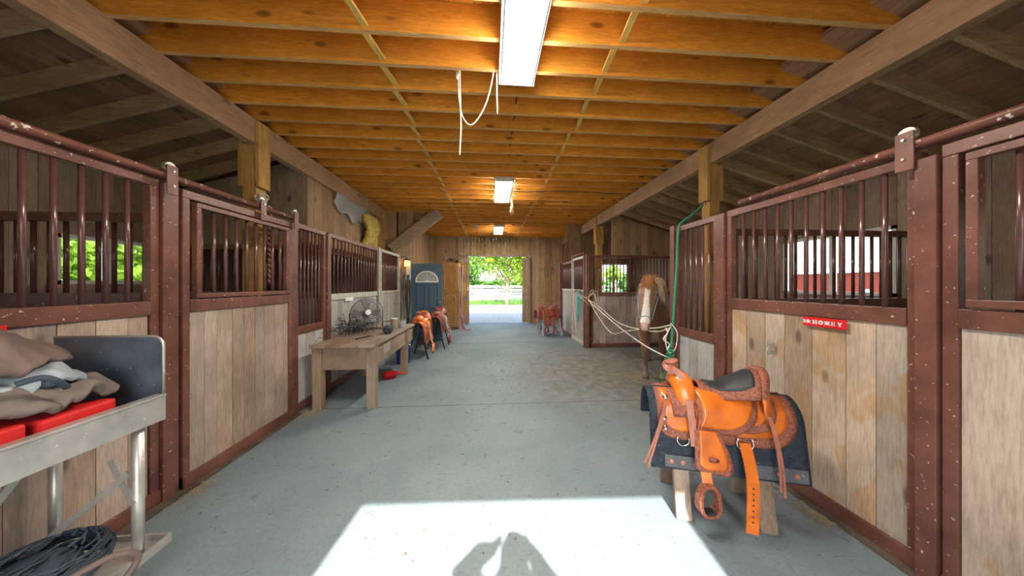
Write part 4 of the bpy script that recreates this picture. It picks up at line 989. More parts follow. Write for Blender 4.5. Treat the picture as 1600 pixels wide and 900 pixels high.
# oak cabinet
t = thing('cabinet', 'tall honey oak cabinet with arched door panels, by the blue door', 'cabinet', (-1.06, 9.6, 0))
MB().box((-.55, 0, .08), (.0, .55, 2.2)).build('cabinet_body', 'cabinet', t, bevel=.004); MB().box((-.53, .04, 0), (-.02, .5, .08)).build('plinth', 'darkgrime', t)
for zz0, zz1 in ((.1, 1.22), (1.25, 2.18)):
    d_ = MB().box((-.54, -.022, zz0), (-.01, -.001, zz1)).build('cabinet_door', 'cabinet', t, bevel=.004)
    q = MB(); 
    q.tube([(-.46, -.024, zz0+.08), (-.46, -.024, zz1-.17)]+[(-.275+.185*math.cos(a), -.024, zz1-.17+.09*math.sin(a)) for a in [math.pi*(1-k/8) for k in range(9)]]+[(-.09, -.024, zz0+.08), (-.46, -.024, zz0+.08)], .015, 6); q.build('arched_moulding', 'postw', d_)
mb = MB()
for k in range(46): 
    c = Vector((-1.33+random.gauss(0, .12), 9.85+random.gauss(0, .08), 2.26+abs(random.gauss(0, .05)))); d = Vector((random.gauss(0, .08), random.gauss(0, .06), random.gauss(.0, .05))); q = c+d; q.z = max(2.215, q.z)
    mb.tube(catmull([c, (c+q)/2+Vector((0, 0, .04)), q], 3), .009, 5)
tag(mb.build('tack_pile', 'darkgrime'), 'dark tangle of tack on top of the oak cabinet', 'tack', kind='stuff')
t = thing('lead_ropes', 'dusty pink lead ropes hanging down beside the oak cabinet', 'lead ropes', (-1.02, 9.5, 0))
for k in range(6):
    x = .0+.022*k; mt = ('pink', 'halter', 'pink', 'redrope', 'pink', 'halter')[k]
    MB().tube(catmull([(x, -.02*(k % 2), 2.1), (x+.03*math.sin(k), -.03, 1.5), (x-.03, -.02, 1.0), (x+.04*math.sin(k*2), -.03, .5), (x+.02*k, -.04, .06), (x+.08+.05*k, -.08, .015)]), .014, 6).build('lead_rope', mt, t, smooth=True)
# plank doors of the far doorway, hinged open inwards
def plank_door(n, x0, x1, y, lb):
    t = thing('door_%d' % n, None, None, (x0, y, 0)); t['kind'] = 'structure'; t['label'] = lb
    W = x1-x0; pl = MB(); planks(pl, 0, W, lambda x: 2.5, 0, .03, W/3.01, z0=.04); pl.build('door_leaf', 'wallboard', t)
    c = MB(); 
    for z_ in (.15, .9, 1.65, 2.32): c.box((0, -.025, z_), (W, 0, z_+.13))
    for x in (0, W-.09): c.box((x, -.03, .04), (x+.09, -.001, 2.5))
    c.build('cross_boards', 'dimboard', t)
    if W > .3:
        q = MB()
        for z_ in (.33, 1.08, 1.83): q.box((.1, -.006, z_), (W-.1, -.001, z_+.5))
        q.build('door_panel', 'postw', t)
    MB().box((W*.82 if n == 2 else .02, -.05, 1.25), (W*.82+.03 if n == 2 else .05, -.03, 1.4)).build('latch', 'steel', t)
plank_door(2, onY(716, YE-.1), onY(733.5, YE-.1), YE-.1, 'open plank door leaf left of the far doorway')
plank_door(3, onY(816, YE-.1), onY(828, YE-.1), YE-.1, 'plank door leaf right of the far doorway')
struct(MB().box((EH[0]-.55, YE-.03, 2.56), (EH[1]+.2, YE-.005, 2.62)).build('trim_5', 'dimboard'), 'track board above the far doorway', 'trim')
struct(MB().box((EH[1]+.0, YE-.04, 0), (EH[1]+.07, YE-.0, 2.56)).build('trim_6', 'greyboard'), 'pale jamb right of the far doorway', 'trim')
# horseshoe-like ornament and bracket above
t = thing('wall_ornament', 'dark iron ornament above the far doorway', 'ornament', tuple(P(773, 381, 11.19)))
MB().tube([(.07*math.sin(a), 0, .08+.07*math.cos(a)) for a in [R(30)+R(300)*q/14 for q in range(15)]], .014, 6).build('ring', 'black', t)
MB().tube([(-.11, 0, -.04), (-.05, 0, .0), (.05, 0, .0), (.11, 0, -.04)], .012, 6).build('foot_scroll', 'black', t)
tag(MB().bar(P(748, 385, 11.2), P(796, 386, 11.2), .02, .02).build('wall_batten', 'dimboard'), 'thin horizontal batten above the far doorway', 'batten')
for px, lb in ((853, 'round dark halter loop on the far right wall, nearest the doorway'), (862, 'thin dark bridle on the far right wall by the corner post')):
    c = P(px, 424, 11.2)
    tag(MB().tube([c+Vector((.07*math.sin(a), 0, .18*math.cos(a))) for a in [2*math.pi*q/20 for q in range(21)]], .008, 5).build('halter_loop', 'darkgrime'), lb, 'halter')
tag(MB().tube([P(886, 377, 8.7), P(884, 395, 8.7), P(882, 410, 8.7)], .03, 6).build('wall_strap', 'redtool'), 'dark red strip hanging on the plank wall above the far stalls', 'strap')
# lantern
lp = P(635, 411, 7.3)
t = thing('wall_lantern', 'glowing amber lantern at the end of the left stalls', 'lantern', tuple(lp))
MB().lathe([(.055, -.085), (.05, .06)], 8).build('lantern_glass', 'gold', t)
mb = MB(); mb.lathe([(.07, -.1), (.07, -.085)], 8); mb.lathe([(.075, .06), (.06, .08), (.015, .12), (.001, .13)], 8)
for k in range(8): a = 2*math.pi*k/8; mb.bar((.056*math.cos(a), .056*math.sin(a), -.09), (.053*math.cos(a), .053*math.sin(a), .065), .006, .006)
mb.build('lantern_cage', 'black', t)
MB().tube([(0, 0, .13), (-.03, 0, .17), (-.12, 0, .15), (lp.x*0-.22, 0, .12)], .008, 6).build('wall_arm', 'black', t)
# tack hanging behind left stalls' end
t = thing('bridle_bundle', 'dark bridles hanging below the amber lantern', 'bridles', tuple(P(633, 455, 7.4)))
for k in range(10):
    x = -.12+.025*k; MB().tube(catmull([(x, 0, .42), (x+random.uniform(-.05, .05), -.03, .1), (x+random.uniform(-.05, .05), -.02, -.3), (x+random.uniform(-.04, .04), 0, -.75-random.uniform(0, .2)), (x+.05, 0, -.3), (x+.02, 0, .3)], 5), .012, 6).build('bridle', ('black', 'fan', 'grey', 'darkgrime')[k % 4], t, smooth=True)
tag(MB().box((-.25, 0, 0), (.05, .03, .03)).build('peg_rail', 'sawwood', loc=tuple(P(633, 428, 7.44))), 'peg rail carrying the dark bridles', 'rail')
# sloping timber (four plies)
t = thing('sloping_timber', 'pale laminated timber sloping down from the joists on the left', 'timber', (-1.25, 7.1, 3.26))
d0 = Vector((-1.13, 0, -.93))
for k in range(4): MB().bar((0, .0+k*.038, 0), (d0.x, k*.038, d0.z), .037, .26, up=(0, 0, 1)).build('timber_ply', 'brace', t)
# insulation, torn plastic
mb = MB()
def wl(u, v):
    return Vector((-2.52+.05*noise.noise(Vector((u*3, v*4, 2)))+.04*math.sin(u*3.1), 5.95+.55*v+.05*noise.noise(Vector((u*5, v*5, 7))), 2.28+.62*u+.08*noise.noise(Vector((v*4, u*2, 1)))))
mb.slab(wl, 16, 12, .09); tag(mb.build('insulation_batt', 'wool', smooth=True), 'yellow insulation wool bulging under the left beam', 'insulation')
mb = MB()
def ps(u, v):
    y = 4.95+1.35*u; top = 3.06; ln = .18+.22*abs(math.sin(u*2.6+.3))+.05*math.sin(u*17)
    return Vector((-2.555+.02*math.sin(v*6+u*9), y, top-ln*v))
mb.slab(ps, 30, 8, .002); tag(mb.build('plastic_sheet', 'plastic', smooth=True), 'torn clear plastic hanging from the left beam', 'plastic sheet')
tag(MB().box((onY(740, 8.8), 8.72, ZB1-.012), (onY(740, 8.8)+.09, 9.3, ZB1-.001)).build('ceiling_patch', 'greyboard'), 'pale board nailed under the far joists', 'board')
# rope knot on the left post and twisted red-white rope
t = thing('knotted_rope', 'red and white twisted rope tied to the left timber post', 'rope', (-2.50, 3.34, 0))
mb = MB()
for k in range(5): mb.tube([Vector((.03*math.cos(a+k)+.0, -.05*0+.06*math.sin(a), 2.40+.012*k+.04*math.sin(a+k*1.2))) for a in [2*math.pi*q/16 for q in range(17)]], .009, 6)
mb.build('rope_knot', 'rope', t, smooth=True)
for mt, ph in (('redrope', 0), ('rope', math.pi)):
    mb = MB(); mb.tube([(.03+.011*math.cos(z_*.9+ph), .08+.011*math.sin(z_*.9+ph), 2.38-z_*.0085) for z_ in range(0, 105)], .010, 6); mb.build('rope_strand', mt, t, smooth=True)
# hook plate on the right planks
t = thing('wall_hook', 'galvanised hook plate on the planks behind the orange saddle', 'hook', (XR-.012, 2.1, 1.0))
MB().box((-.006, -.025, -.02), (0, .025, .05)).build('plate', 'galv', t, bevel=.002); MB().tube([(-.006, 0, .02), (-.03, 0, .0), (-.035, 0, -.03), (-.02, 0, -.045), (-.006, -.0, -.03)], .006, 8).build('hook', 'galv', t, smooth=True)

# ropes and ties on the right
pA = P(919, 466, 6.55)
t = thing('green_rope', 'green rope tied from the timber post hook to the stall post', 'rope', (0, 0, 0))
MB().tube(catmull([P(1098, 320, 3.55), P(1085, 333, 3.45), P(1066, 347, 3.42), P(1060, 360, 3.36), P(1057, 420, 3.34), P(1052, 500, 3.32), P(1046, 570, 3.3), P(1041, 602, 3.3)]), .014, 8).build('rope_run', 'green', t, smooth=True)
mb = MB()
for k in range(7):
    c = P(1048-k*.6, 548+k*6, 3.27); mb.tube([c+Vector((.034*math.cos(a), .034*math.sin(a), .012*math.sin(a*2+k))) for a in [2*math.pi*q/14 for q in range(15)]], .010, 6)
for k in range(6): c = P(1045, 560, 3.24); mb.tube(catmull([c, c+Vector((random.uniform(-.08, .05), -.02, random.uniform(-.1, .02))), c+Vector((random.uniform(-.09, .08), -.02, -random.uniform(.05, .2)))], 4), .006, 5)
mb.build('rope_knot', 'green', t, smooth=True)
t = thing('rope_hook', 'steel hook on the right timber post holding the green rope', 'hook', tuple(P(1100, 318, 3.52)))
MB().tube([(.03, .0, .02), (0, -.02, .03), (-.02, -.03, 0), (0, -.03, -.02)], .006, 6).build('hook', 'steel', t, smooth=True)
HN = P(1008, 513, 3.85)
t = thing('cross_tie', 'off-white tie rope sagging from the corner post to the horse', 'tie rope', (0, 0, 0))
MB().tube(catmull([pA, P(935, 495, 5.9), P(955, 520, 5.2), P(975, 540-22, 4.5), P(997, 515, 3.9)]), .009, 8).build('rope_run', 'halter', t, smooth=True)
MB().tube(catmull([pA+Vector((0, 0, -.03)), P(937, 480, 5.8), P(960, 500, 5.1), P(980, 510, 4.4), P(998, 514, 3.9)]), .008, 8).build('rope_run', 'rope', t, smooth=True)
mb = MB()
for k in range(6): c = pA; mb.tube(catmull([c, c+Vector((random.uniform(-.25, .2), -.03, random.uniform(-.0, .2))), c+Vector((random.uniform(-.1, .35), -.04, random.uniform(-.5, .0)))], 5), .007, 5)
mb.build('loose_ends', 'rope', t, smooth=True)
t = thing('cross_tie', 'tie rope from the horse halter to the green-wrapped post', 'tie rope', (0, 0, 0))
MB().tube(catmull([P(1014, 513, 3.85), P(1030, 512, 3.6), P(1048, 508, 3.3)]), .010, 8).build('rope_run', 'halter', t, smooth=True)
MB().tube(catmull([P(1014, 517, 3.85), P(1030, 518, 3.6), P(1048, 512, 3.3)]), .008, 8).build('rope_run', 'rope', t, smooth=True)
tag(MB().tube(catmull([pA+Vector((0, 0, -.05)), P(960, 505, 5.2), P(1000, 535, 4.0), P(1030, 552, 3.5), P(1050, 561, 3.26)]), .008, 8).build('tie_cord', 'white', smooth=True), 'thin white cord crossing low in front of the horse', 'cord')
mb = MB(); mb.tube(catmull([P(1048, 510, 3.3), P(1040, 530, 3.28), P(1045, 550, 3.26), P(1055, 545, 3.25), P(1058, 520, 3.24), P(1048, 505, 3.28)]), .006, 6)
mb.tube(catmull([P(1040, 512, 3.3), P(1043, 520, 3.28), P(1037, 530, 3.28), P(1046, 538, 3.27), P(1042, 546, 3.27)]), .008, 6)
tag(mb.build('loose_cord', 'white', smooth=True), 'knotted white cord dangling at the green-wrapped post', 'cord')
# teal halter and whip on the far right stall door
hx = XR-.0
t = thing('teal_halter', 'teal webbing halter hanging on the far right stall door', 'halter', (hx, 7.0, 1.30))
for k in range(5): MB().tube(catmull([(-.01, -.03+.02*k, 0), (-.03, -.05+.03*k, -.25), (-.03, -.02+.02*k, -.58-.04*k), (-.02, .02+.01*k, -.2), (-.01, .0+.02*k, 0)]), .014, 6).build('webbing', 'teal', t, smooth=True)
MB().tube([(-.02, -.1, .02), (-.03, 0, .04), (-.03, .25, .04), (-.02, .35, .0)], .018, 6).build('crown_strap', 'darkgrime', t)
tag(MB().tube(catmull([(hx-.02, 7.45, 1.28), (hx-.03, 7.4, .9), (hx-.03, 7.25, .45), (hx-.02, 7.2, .28)]), .011, 6).build('lead_rope', 'rope', smooth=True), 'pale rope dangling beside the teal halter', 'rope')

# ------------------------------------------------------------ horse
def ring(c, ax, up, a, b, n=18, sq=1.0):
    """ellipse: half-width a sideways, half-height b along up, normal ax"""
    ax = Vector(ax).normalized(); up = Vector(up); up = (up-ax*up.dot(ax)).normalized(); sd = ax.cross(up)
    return [Vector(c)+sd*a*math.copysign(abs(math.cos(t))**sq, math.cos(t))+up*b*math.copysign(abs(math.sin(t))**sq, math.sin(t)) for t in [2*math.pi*k/n for k in range(n)]]
def sec(mb, L, n=18):
    """L: list of (center, half-width, half-height, up)"""
    rings = []; N = len(L)
    for i, (c, a, b, up) in enumerate(L):
        d = Vector(L[min(i+1, N-1)][0])-Vector(L[max(i-1, 0)][0]); rings.append(ring(c, d, up, a, b, n))
    # round the ends with small closing rings
    mb.loft(rings)
def remesh(mb, name, vox=.014, smooth_it=6):
    me = bpy.data.meshes.new('tmp'); me.from_pydata(mb.v, [], mb.f); me.update()
    bm = bmesh.new(); bm.from_mesh(me); bmesh.ops.recalc_face_normals(bm, faces=bm.faces); bm.to_mesh(me); bm.free()
    o = bpy.data.objects.new('tmp', me); COL.objects.link(o)
    r = o.modifiers.new('r', 'REMESH'); r.mode = 'VOXEL'; r.voxel_size = vox
    s = o.modifiers.new('s', 'SMOOTH'); s.iterations = smooth_it; s.factor = .5
    dg = bpy.context.evaluated_depsgraph_get(); me2 = bpy.data.meshes.new_from_object(o.evaluated_get(dg)); me2.name = name
    bpy.data.objects.remove(o); me2.polygons.foreach_set('use_smooth', [True]*len(me2.polygons)); return me2
# local frame: the horse faces -y, z up
HB = Vector((2.60, 4.42, 0)); HRZ = R(-32)
up = (0, 0, 1); mb = MB()
sec(mb, [((0, -.30, 1.02), .06, .08, up), ((0, -.27, 1.04), .20, .23, up), ((0, -.15, 1.08), .26, .31, up), ((0, .1, 1.10), .25, .325, up), ((0, .45, 1.06), .30, .33, up), ((0, .8, 1.06), .29, .31, up), ((0, 1.05, 1.12), .27, .28, up), ((0, 1.28, 1.10), .21, .25, up), ((0, 1.40, 1.06), .10, .14, up), ((0, 1.43, 1.05), .03, .05, up)])
HP = Vector((-.06, -.52, 1.50)); HM = Vector((-.09, -.90, .92))      # poll and muzzle
sec(mb, [((0, .0, 1.12), .13, .24, (0, -.5, 1)), ((-.0, -.12, 1.22), .135, .23, (0, -.3, 1)), ((-.02, -.25, 1.32), .105, .18, (0, .2, 1)), ((-.04, -.38, 1.41), .085, .145, (0, .4, 1)), ((-.055, -.46, 1.45), .075, .115, (0, .6, 1)), ((-.06, -.51, 1.455), .05, .07, (0, .7, 1))])
hd = (HM-HP).normalized(); hup = Vector((0, -1, .35)); hup = (hup-hd*hup.dot(hd)).normalized()   # towards the front of the face
L = 0.69
def hp(t, o=0): return HP + hd*L*t + hup*o
HK = 1.2
sec(mb, [(hp(t_, o_), a_*HK, b_*HK, hup) for t_, o_, a_, b_ in ((-.06, -.03, .05, .04), (0, -.03, .082, .075), (.12, -.035, .108, .105), (.28, -.045, .108, .12), (.42, -.045, .086, .11), (.6, -.03, .064, .078), (.78, -.02, .056, .062), (.92, -.02, .063, .060), (1.0, -.025, .056, .052), (1.05, -.03, .03, .03))])
hs = hd.cross(hup)
for s in (-1, 1):      # cheeks, nostrils, ears
    sec(mb, [(hp(.18, -.11)+hs*s*.05, .02, .02, hd), (hp(.24, -.12)+hs*s*.058, .035, .06, hd), (hp(.32, -.12)+hs*s*.05, .02, .03, hd)])
    sec(mb, [(hp(.22, .01)+hs*s*.088, .012, .01, hd), (hp(.25, .015)+hs*s*.10, .028, .022, hd), (hp(.31, .01)+hs*s*.094, .012, .01, hd)])
    e0 = HP+hs*s*.065+Vector((0, .02, .0)); e = Vector((s*.03, .0, 1)).normalized()
    sec(mb, [(e0, .026, .022, hs), (e0+e*.05, .034, .02, hs), (e0+e*.10, .024, .014, hs), (e0+e*.145, .006, .006, hs)])
def leg(pts): 
    sec(mb, [(Vector(p[:3]), p[3]*1.15, p[4]*1.12, (0, 1, 0)) for p in pts], 14)
for s, dy in ((-1, -.03), (1, .05)):
    leg([(s*.14, dy+.02, 1.05, .10, .13), (s*.145, dy-.02, .85, .105, .13), (s*.14, dy-.01, .68, .075, .088), (s*.13, dy, .52, .053, .058), (s*.13, dy-.005, .44, .054, .058), (s*.125, dy, .36, .033, .036), (s*.125, dy+.01, .2, .028, .034), (s*.125, dy, .145, .037, .042), (s*.125, dy-.03, .09, .031, .034), (s*.125, dy-.05, .055, .045, .05), (s*.125, dy-.055, .0, .054, .062)])
    hy = 1.2+dy*1.5
    leg([(s*.14, hy-.05, 1.1, .10, .2), (s*.15, hy-.04, .9, .10, .17), (s*.145, hy+.02, .72, .066, .10), (s*.14, hy+.10, .56, .046, .06), (s*.14, hy+.13, .48, .042, .055), (s*.14, hy+.11, .38, .033, .040), (s*.14, hy+.08, .2, .030, .036), (s*.14, hy+.07, .145, .038, .042), (s*.14, hy+.03, .09, .032, .036), (s*.14, hy+.01, .055, .048, .052), (s*.14, hy+.0, .0, .056, .064)])
hm = remesh(mb, 'horse_body')
ca = hm.color_attributes.new('coat', 'FLOAT_COLOR', 'POINT')
cols = []
for v in hm.vertices:
    p = v.co; c = Vector((.27, .12, .055)); 
    c = c*(.9+.25*noise.noise(p*4))
    q = p-HP; tt = q.dot(hd)/L; sdv = q.dot(hs); fr_ = q.dot(hup)
    if p.y < -.42 and p.z < 1.62 and -.1 < tt < 1.2 and abs(sdv) < .25:
        w_ = .044 - .012*math.sin(tt*5) + .008*noise.noise(p*20)
        if tt < .2: w_ *= max(0, (tt-.05)/.15)
        if fr_ > -.02 and abs(sdv+.0) < w_ and tt < .93: c = Vector((.78, .73, .68))
        elif tt > .93 and abs(sdv) < .04 and fr_ > -.05: c = Vector((.66, .42, .36))
        elif tt > .82: c = Vector((.24, .17, .13))
    if p.z < .5 and p.y < .6: k = min(1, (.5-p.z)/.2); c = c.lerp(Vector((.20, .13, .085)), k)
    if p.z < .06: c = Vector((.12, .10, .08))
    if p.z < .25 and p.y < .4 and p.x > 0: c = c.lerp(Vector((.45, .40, .34)), .7)
    cols += [c.x, c.y, c.z, 1]
ca.data.foreach_set('color', cols)
m, n, l, b = newmat('chestnut_coat'); at = n.new('ShaderNodeAttribute'); at.attribute_name = 'coat'; tc = n.new('ShaderNodeTexCoord')
g = noise_(n, l, tc.outputs['Object'], 60, 4, .5); gr = ramp(n, [(.3, (.75, .75, .75)), (.65, (1.0, 1.0, 1.0))]); l.new(g, gr.inputs[0])
l.new(mixc(n, l, 'MULTIPLY', 1, at.outputs['Color'], gr.outputs[0]), b.inputs['Base Color']); b.inputs['Roughness'].default_value = .55; b.inputs['Sheen Weight'].default_value = .2
hm.materials.clear(); hm.materials.append(m)
horse = thing('horse', 'chestnut horse with a white blaze and flaxen mane, tied in the bay', 'horse', tuple(HB), HRZ)
ho = bpy.data.objects.new('horse_body', hm); COL.objects.link(ho); ho.parent = horse
for s in (-1, 1):
    c = hp(.255, -.0)+hs*s*.118
    MB().lathe([(.001, -.019), (.013, -.013), (.019, 0), (.013, .013), (.001, .019)], 14, c=c).build('eye', 'eye', horse, smooth=True)
    c = hp(.93, .01)+hs*s*.062
    MB().lathe([(.001, -.012), (.011, -.006), (.013, 0), (.001, .012)], 10, c=c).build('nostril', 'black', horse, smooth=True)
def hair(name, roots, mat, r=.006):
    mb = MB()
    for p0, p1, p2 in roots: mb.tube(catmull([p0, p1, p2], 5), [r*(1-.8*abs(q/10.-.3)) for q in range(11)], 5)
    mb.build(name, mat, horse, smooth=True)
rt = []
for k in range(170):
    u = random.random(); c = HP.lerp(Vector((0, .12, 1.42)), u) + Vector((random.uniform(-.02, .02), .03, .07+.06*math.sin(u*3.14)))
    s = (1 if random.random() < .93 else -1); ln = random.uniform(.2, .38)
    rt.append((c, c+Vector((s*(.10+.05*random.random()), -.03, -.02-.05*random.random())), c+Vector((s*(.14+.06*random.random()), -.04+random.uniform(-.03, .03), -ln))))
hair('mane', rt, 'flax', .007)
rt = []
for k in range(60):
    c = HP + Vector((random.uniform(-.06, .06), -.02, .03+random.uniform(0, .04))); rt.append((c, c+hup*.06+Vector((random.uniform(-.03, .03), 0, .01)), c+hd*random.uniform(.1, .2)+hup*.07+Vector((random.uniform(-.06, .07), 0, 0))))
for k in range(24):
    c = HP + Vector((random.uniform(-.05, .08), .02, .05)); rt.append((c, c+Vector((random.uniform(-.02, .04), 0, .05)), c+Vector((random.uniform(-.03, .08), 0, .09))))
hair('forelock', rt, 'ginger', .006)
tl = []
for k in range(60):
    c = Vector((random.uniform(-.02, .02), 1.42, 1.15)); tl.append((c, c+Vector((random.uniform(-.03, .03), .12, -.1)), c+Vector((random.uniform(-.06, .06), .13, -random.uniform(.6, .85)))))
hair('tail', tl, 'flax', .007)
# halter on the head
t = thing('rope_halter', 'pale halter round the horse head', 'halter', tuple(HB), HRZ)
def around(tc_, a, b, o=0): return [hp(tc_, -.03)+hs*a*1.2*math.cos(q)+hup*b*1.2*math.sin(q) for q in [2*math.pi*k/20 for k in range(21)]]
MB().tube(around(.80, .066, .072), .007, 6).build('noseband', 'grey', t, smooth=True)
for s in (-1, 1): MB().tube([hp(.80, -.03)+hs*s*.078, hp(.5, -.06)+hs*s*.105, hp(.2, -.08)+hs*s*.138, hp(.03, -.08)+hs*s*.105], .006, 6).build('cheek_strap', 'grey', t, smooth=True)

# ------------------------------------------------------------ loose straw
def straw(name, c, rx, ry, n, lb, z=.004, ln=.07, mat='straw', r=.0015):
    mb = MB()
    for k in range(n):
        a = random.uniform(0, 6.28); q = random.gauss(0, .5); x = c[0]+rx*q*math.cos(a); y = c[1]+ry*q*math.sin(a); d = random.uniform(0, 6.28); l_ = random.uniform(.3, 1)*ln
        mb.tube([(x, y, z), (x+l_*.5*math.cos(d), y+l_*.5*math.sin(d), z+random.uniform(0, .012)), (x+l_*math.cos(d+.3), y+l_*math.sin(d+.3), z)], r, 4)
    tag(mb.build(name, mat), lb, 'straw', kind='stuff')
straw('loose_straw', (2.4, 4.5), .8, .9, 700, 'straw scattered round the horse hooves', r=.002)
straw('loose_straw', (2.10, 1.72), .10, .16, 160, 'wisp of straw at the foot of the HONEY stall')
straw('loose_straw', (-2.1, 3.5), .12, .3, 150, 'straw wisps at the foot of the left sliding door')
straw('loose_straw', (-.7, 6.3), .3, .3, 80, 'pale straw bits on the floor before the racks')
straw('loose_straw', (-2.12, 2.25), .1, .3, 110, 'straw and dirt at the base of the left steel post')
straw('floor_debris', (.2, 5.0), 2.6, 4.5, 260, 'dark crumbs scattered along the aisle', mat='mud', ln=.03, r=.002)
mb = MB()
for k in range(16):
    x, y = random.uniform(-.7, 1.1), random.uniform(1.55, 2.0); r = random.uniform(.004, .012)
    mb.lathe([(r, 0), (r*.8, .004), (.001, .005)], 8, c=(x, y, 0))
tag(mb.build('mud_crumbs', 'darkgrime'), 'small brown mud crumbs in the sunlit patch', 'mud', kind='stuff')

# ------------------------------------------------------------ the photographer, whose shadow falls in the sunlit patch
mb = MB(); up = (0, -1, 0)
sec(mb, [((0, 0, .86), .12, .10, up), ((0, 0, .95), .17, .12, up), ((0, 0, 1.1), .15, .11, up), ((0, 0, 1.28), .18, .12, up), ((0, 0, 1.38), .19, .11, up), ((0, .0, 1.45), .15, .08, up), ((0, -.0, 1.52), .09, .07, up)])
sec(mb, [((0, .02, 1.45), .05, .06, up), ((0, .02, 1.52), .075, .095, up), ((0, .02, 1.60), .08, .10, up), ((0, .01, 1.67), .055, .07, up), ((0, .01, 1.69), .02, .02, up)])
for s in (-1, 1):
    sec(mb, [((s*.09, 0, .92), .085, .09, up), ((s*.1, 0, .7), .075, .08, up), ((s*.1, .01, .48), .055, .06, up), ((s*.1, -.01, .3), .05, .055, up), ((s*.1, 0, .1), .038, .04, up), ((s*.1, .0, .03), .045, .05, up)])
    sec(mb, [((s*.1, -.08, .05), .035, .04, (0, 0, 1)), ((s*.1, .05, .05), .045, .05, (0, 0, 1)), ((s*.1, .18, .03), .03, .03, (0, 0, 1))])
    ez = 1.50 if s < 0 else 1.34
    sec(mb, [((s*.15, 0, 1.38), .06, .06, up), ((s*.20, .02, (1.38+ez)/2), .08, .075, up), ((s*.26, .05, ez), .07, .06, up), ((s*.18, .10, ez+.04), .06, .05, up), ((s*.1, .17, 1.50), .03, .03, up)])
    for f_ in range(5): sec(mb, [((s*.1, .17, 1.485+.014*f_), .009, .009, up), ((s*.075, .20, 1.485+.015*f_), .009, .009, up), ((s*.05, .205-(.02 if f_ == 4 else 0), 1.49+.014*f_), .008, .008, up)], 8)
pm = remesh(mb, 'person_body', .012, 4); pm.materials.clear(); pm.materials.append(M['cloth'])
person = thing('person', 'person in dark clothes standing in the doorway, seen only as a shadow', 'person', (-.04, -.30, 0))
po = bpy.data.objects.new('body', pm); COL.objects.link(po); po.parent = person

# ------------------------------------------------------------ outdoors
g_ = MB().box((-60, -40, -.3), (60, 80, -.05)).build('ground', 'grass'); g_['kind'] = 'structure'; g_['category'] = 'ground'; g_['label'] = 'grass around the barn'
g_ = MB().box((-6, 11.26, -.2), (9, 21.0, -.02)).build('gravel_yard', 'gravel'); g_['kind'] = 'structure'; g_['category'] = 'yard'; g_['label'] = 'pale gravel yard beyond the far doorway'
g_ = MB().box((-7, -9, -.2), (7, -1.32, -.02)).build('gravel_apron', 'gravel'); g_['kind'] = 'structure'; g_['category'] = 'yard'; g_['label'] = 'gravel outside the near doorway'
def tree(loc, rad, zc, trunk_h, n, mat, lb, ls=.16, group=None, tr=.16, sq=.85):
    t = thing('tree', lb, 'tree', loc, random.uniform(0, 6), group)
    mb = MB(); mb.tube([(0, 0, -.3), (.05, 0, trunk_h*.5), (0, .05, trunk_h), (0, 0, zc+rad*.3)], [tr*1.2, tr, tr*.85, .04], 10)
    for k in range(9):
        a = k*2.4; h0 = trunk_h+.25*k*rad/4; q = Vector((math.cos(a)*rad*.7, math.sin(a)*rad*.7, min(zc+rad*.5, h0+rad*.6))); mb.tube([(0, 0, h0*.9), q*.5+Vector((0, 0, h0*.5)), q], [tr*.4, tr*.25, .02], 6)
    mb.build('trunk', 'bark', t, smooth=True)
    lf = MB(); cl = []
    for k in range(42):
        d = Vector([random.gauss(0, 1) for _ in range(3)]).normalized()*rad*random.uniform(.45, .95); cl.append(d)
    for k in range(n):
        c = random.choice(cl); p = c + Vector([random.gauss(0, 1) for _ in range(3)])*rad*.16; p.z *= sq; p.z += zc
        if p.z < trunk_h*.8: continue
        a = Vector([random.gauss(0, 1) for _ in range(3)]).normalized(); b = a.orthogonal().normalized(); s_ = ls*random.uniform(.6, 1.2)
        lf._add([p-a*s_*.5, p+b*s_*.35, p+a*s_*.5, p-b*s_*.35], [(0, 1, 2, 3)], (0, 0, 0))
    lf.build('foliage', mat, t)
    return t
tree((1.2, 21.4, 0), 3.3, 4.2, 1.5, 9000, 'leaf', 'bright green maple in the yard, framed by the far doorway', .26)
tree((-3.4, 33, 0), 3.2, 3.6, 1.2, 4000, 'leafd', 'darker tree behind the paddock on the left of the doorway view', .35)
tree((5.2, 34, 0), 3.2, 3.4, 1.2, 4500, 'leaf', 'pale tree far behind the paddock fence', .35)
for i, (x, y) in enumerate(((-12, 10.5), (-13.5, 17), (-11, 4.4), (-15, 23.5))): tree((x, y, 0), 2.7, 2.9, 1.0, 4200, 'leafd' if i % 2 else 'leaf', ('left-hand tree seen through the left window', 'dark tree further along outside the left window', 'tree close outside the left window', 'far dark tree beyond the left window')[i], .3)
tree((16, 7.2, 0), 1.5, 2.2, .8, 2500, 'leafd', 'green tree outside the right window, right of the red barn', .2)
tree((17.5, 17.2, 0), .9, 2.0, .8, 1200, 'leafo', 'small orange-tinged tree left of the red barn', .16)
tree((9.1, 18.6, 0), .62, 1.6, .5, 1300, 'leafd', 'dark green shrub tree seen through the wing window', .2)
tree((10.9, 25, 0), .8, 2.4, .8, 1300, 'leaf', 'yellow-green tree seen through the wing window', .2)
t = thing('red_barn', 'long red barn seen through the right window', 'barn', (22, 14.5, 0))
MB().box((0, -9, -.2), (8, 5, 2.2)).build('wall', 'barnred', t); q = MB(); q._add([(-.3, -9.2, 2.2), (8.3, -9.2, 2.2), (8.3, 5.2, 2.2), (-.3, 5.2, 2.2), (4, -9.2, 2.75), (4, 5.2, 2.75)], [(0, 1, 4), (3, 5, 2), (0, 4, 5, 3), (1, 2, 5, 4), (0, 3, 2, 1)]); q.build('roof', 'white', t)
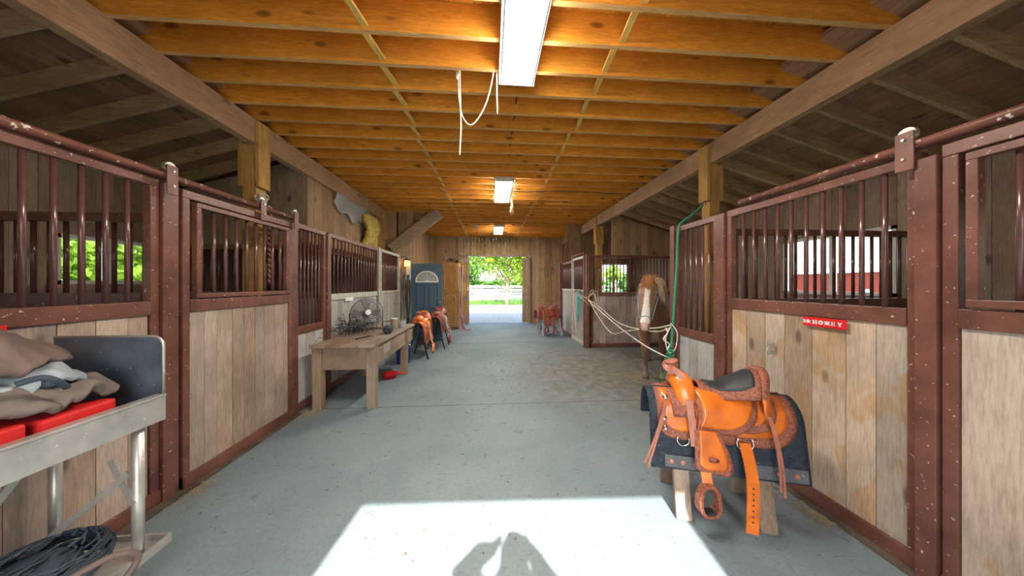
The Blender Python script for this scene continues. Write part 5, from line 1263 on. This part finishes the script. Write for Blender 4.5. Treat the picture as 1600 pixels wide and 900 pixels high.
def fence(p, q, n, h, lb, rails=4, rh=.14):
    p, q = Vector(p), Vector(q); t = thing('paddock_fence', lb, 'fence', tuple(p))
    d = q-p
    for k in range(n+1): c = d*k/n; MB().box((c.x-.06, c.y-.06, -.2), (c.x+.06, c.y+.06, h+.08)).build('fence_post', 'fence', t)
    for k in range(rails): z_ = h*(k+.7)/rails; MB().bar((0, 0, z_), (d.x, d.y, z_), .04, rh).build('rail', 'fence', t)
fence((-4, 24.5, 0), (9.5, 23.8, 0), 6, 1.35, 'white rail fence crossing behind the maple')
fence((-3.5, 30, 0), (12, 27, 0), 6, 1.4, 'second white rail fence further across the paddock')
fence((12.5, 2, 0), (12.5, 20, 0), 8, 1.25, 'white rail fence outside the right window')
gt = thing('paddock_gate', 'white braced paddock gate left of the maple', 'gate', (.0, 23.2, 0))
for z_ in (.3, .65, 1.0, 1.35): MB().bar((-1.2, 0, z_), (1.6, 0, z_), .04, .12).build('rail', 'fence', gt)
MB().bar((-1.2, -.03, .3), (1.6, -.03, 1.35), .03, .1).build('brace', 'fence', gt)
for x in (-1.2, 1.6): MB().box((x-.05, -.05, -.2), (x+.05, .05, 1.45)).build('stile', 'fence', gt)
mb = MB()
for k in range(4200):
    x = random.uniform(-3, 8); y = 22.3+random.gauss(0, .35); h_ = random.uniform(.06, .34); mb._add([(x, y, -.05), (x+.05, y+.02, -.05), (x+random.uniform(-.04, .08), y, h_)], [(0, 1, 2)], (0, 0, 0))
tag(mb.build('grass_verge', 'leafd'), 'tall grass verge along the yard edge', 'grass', kind='stuff')

mb = MB()
for k in range(15000):
    x = random.uniform(-9, 15); y = 38 - .15*x + random.gauss(0, .5); p = Vector((x, y, random.uniform(-.1, 1.9+.5*noise.noise(Vector((x*.5, 0, 3))))))
    a = Vector([random.gauss(0, 1) for _ in range(3)]).normalized(); b = a.orthogonal().normalized()
    mb._add([p-a*.16, p+b*.12, p+a*.16, p-b*.12], [(0, 1, 2, 3)], (0, 0, 0))
tag(mb.build('hedge', 'leafd'), 'long dark hedge far beyond the paddock fences', 'hedge', kind='stuff')
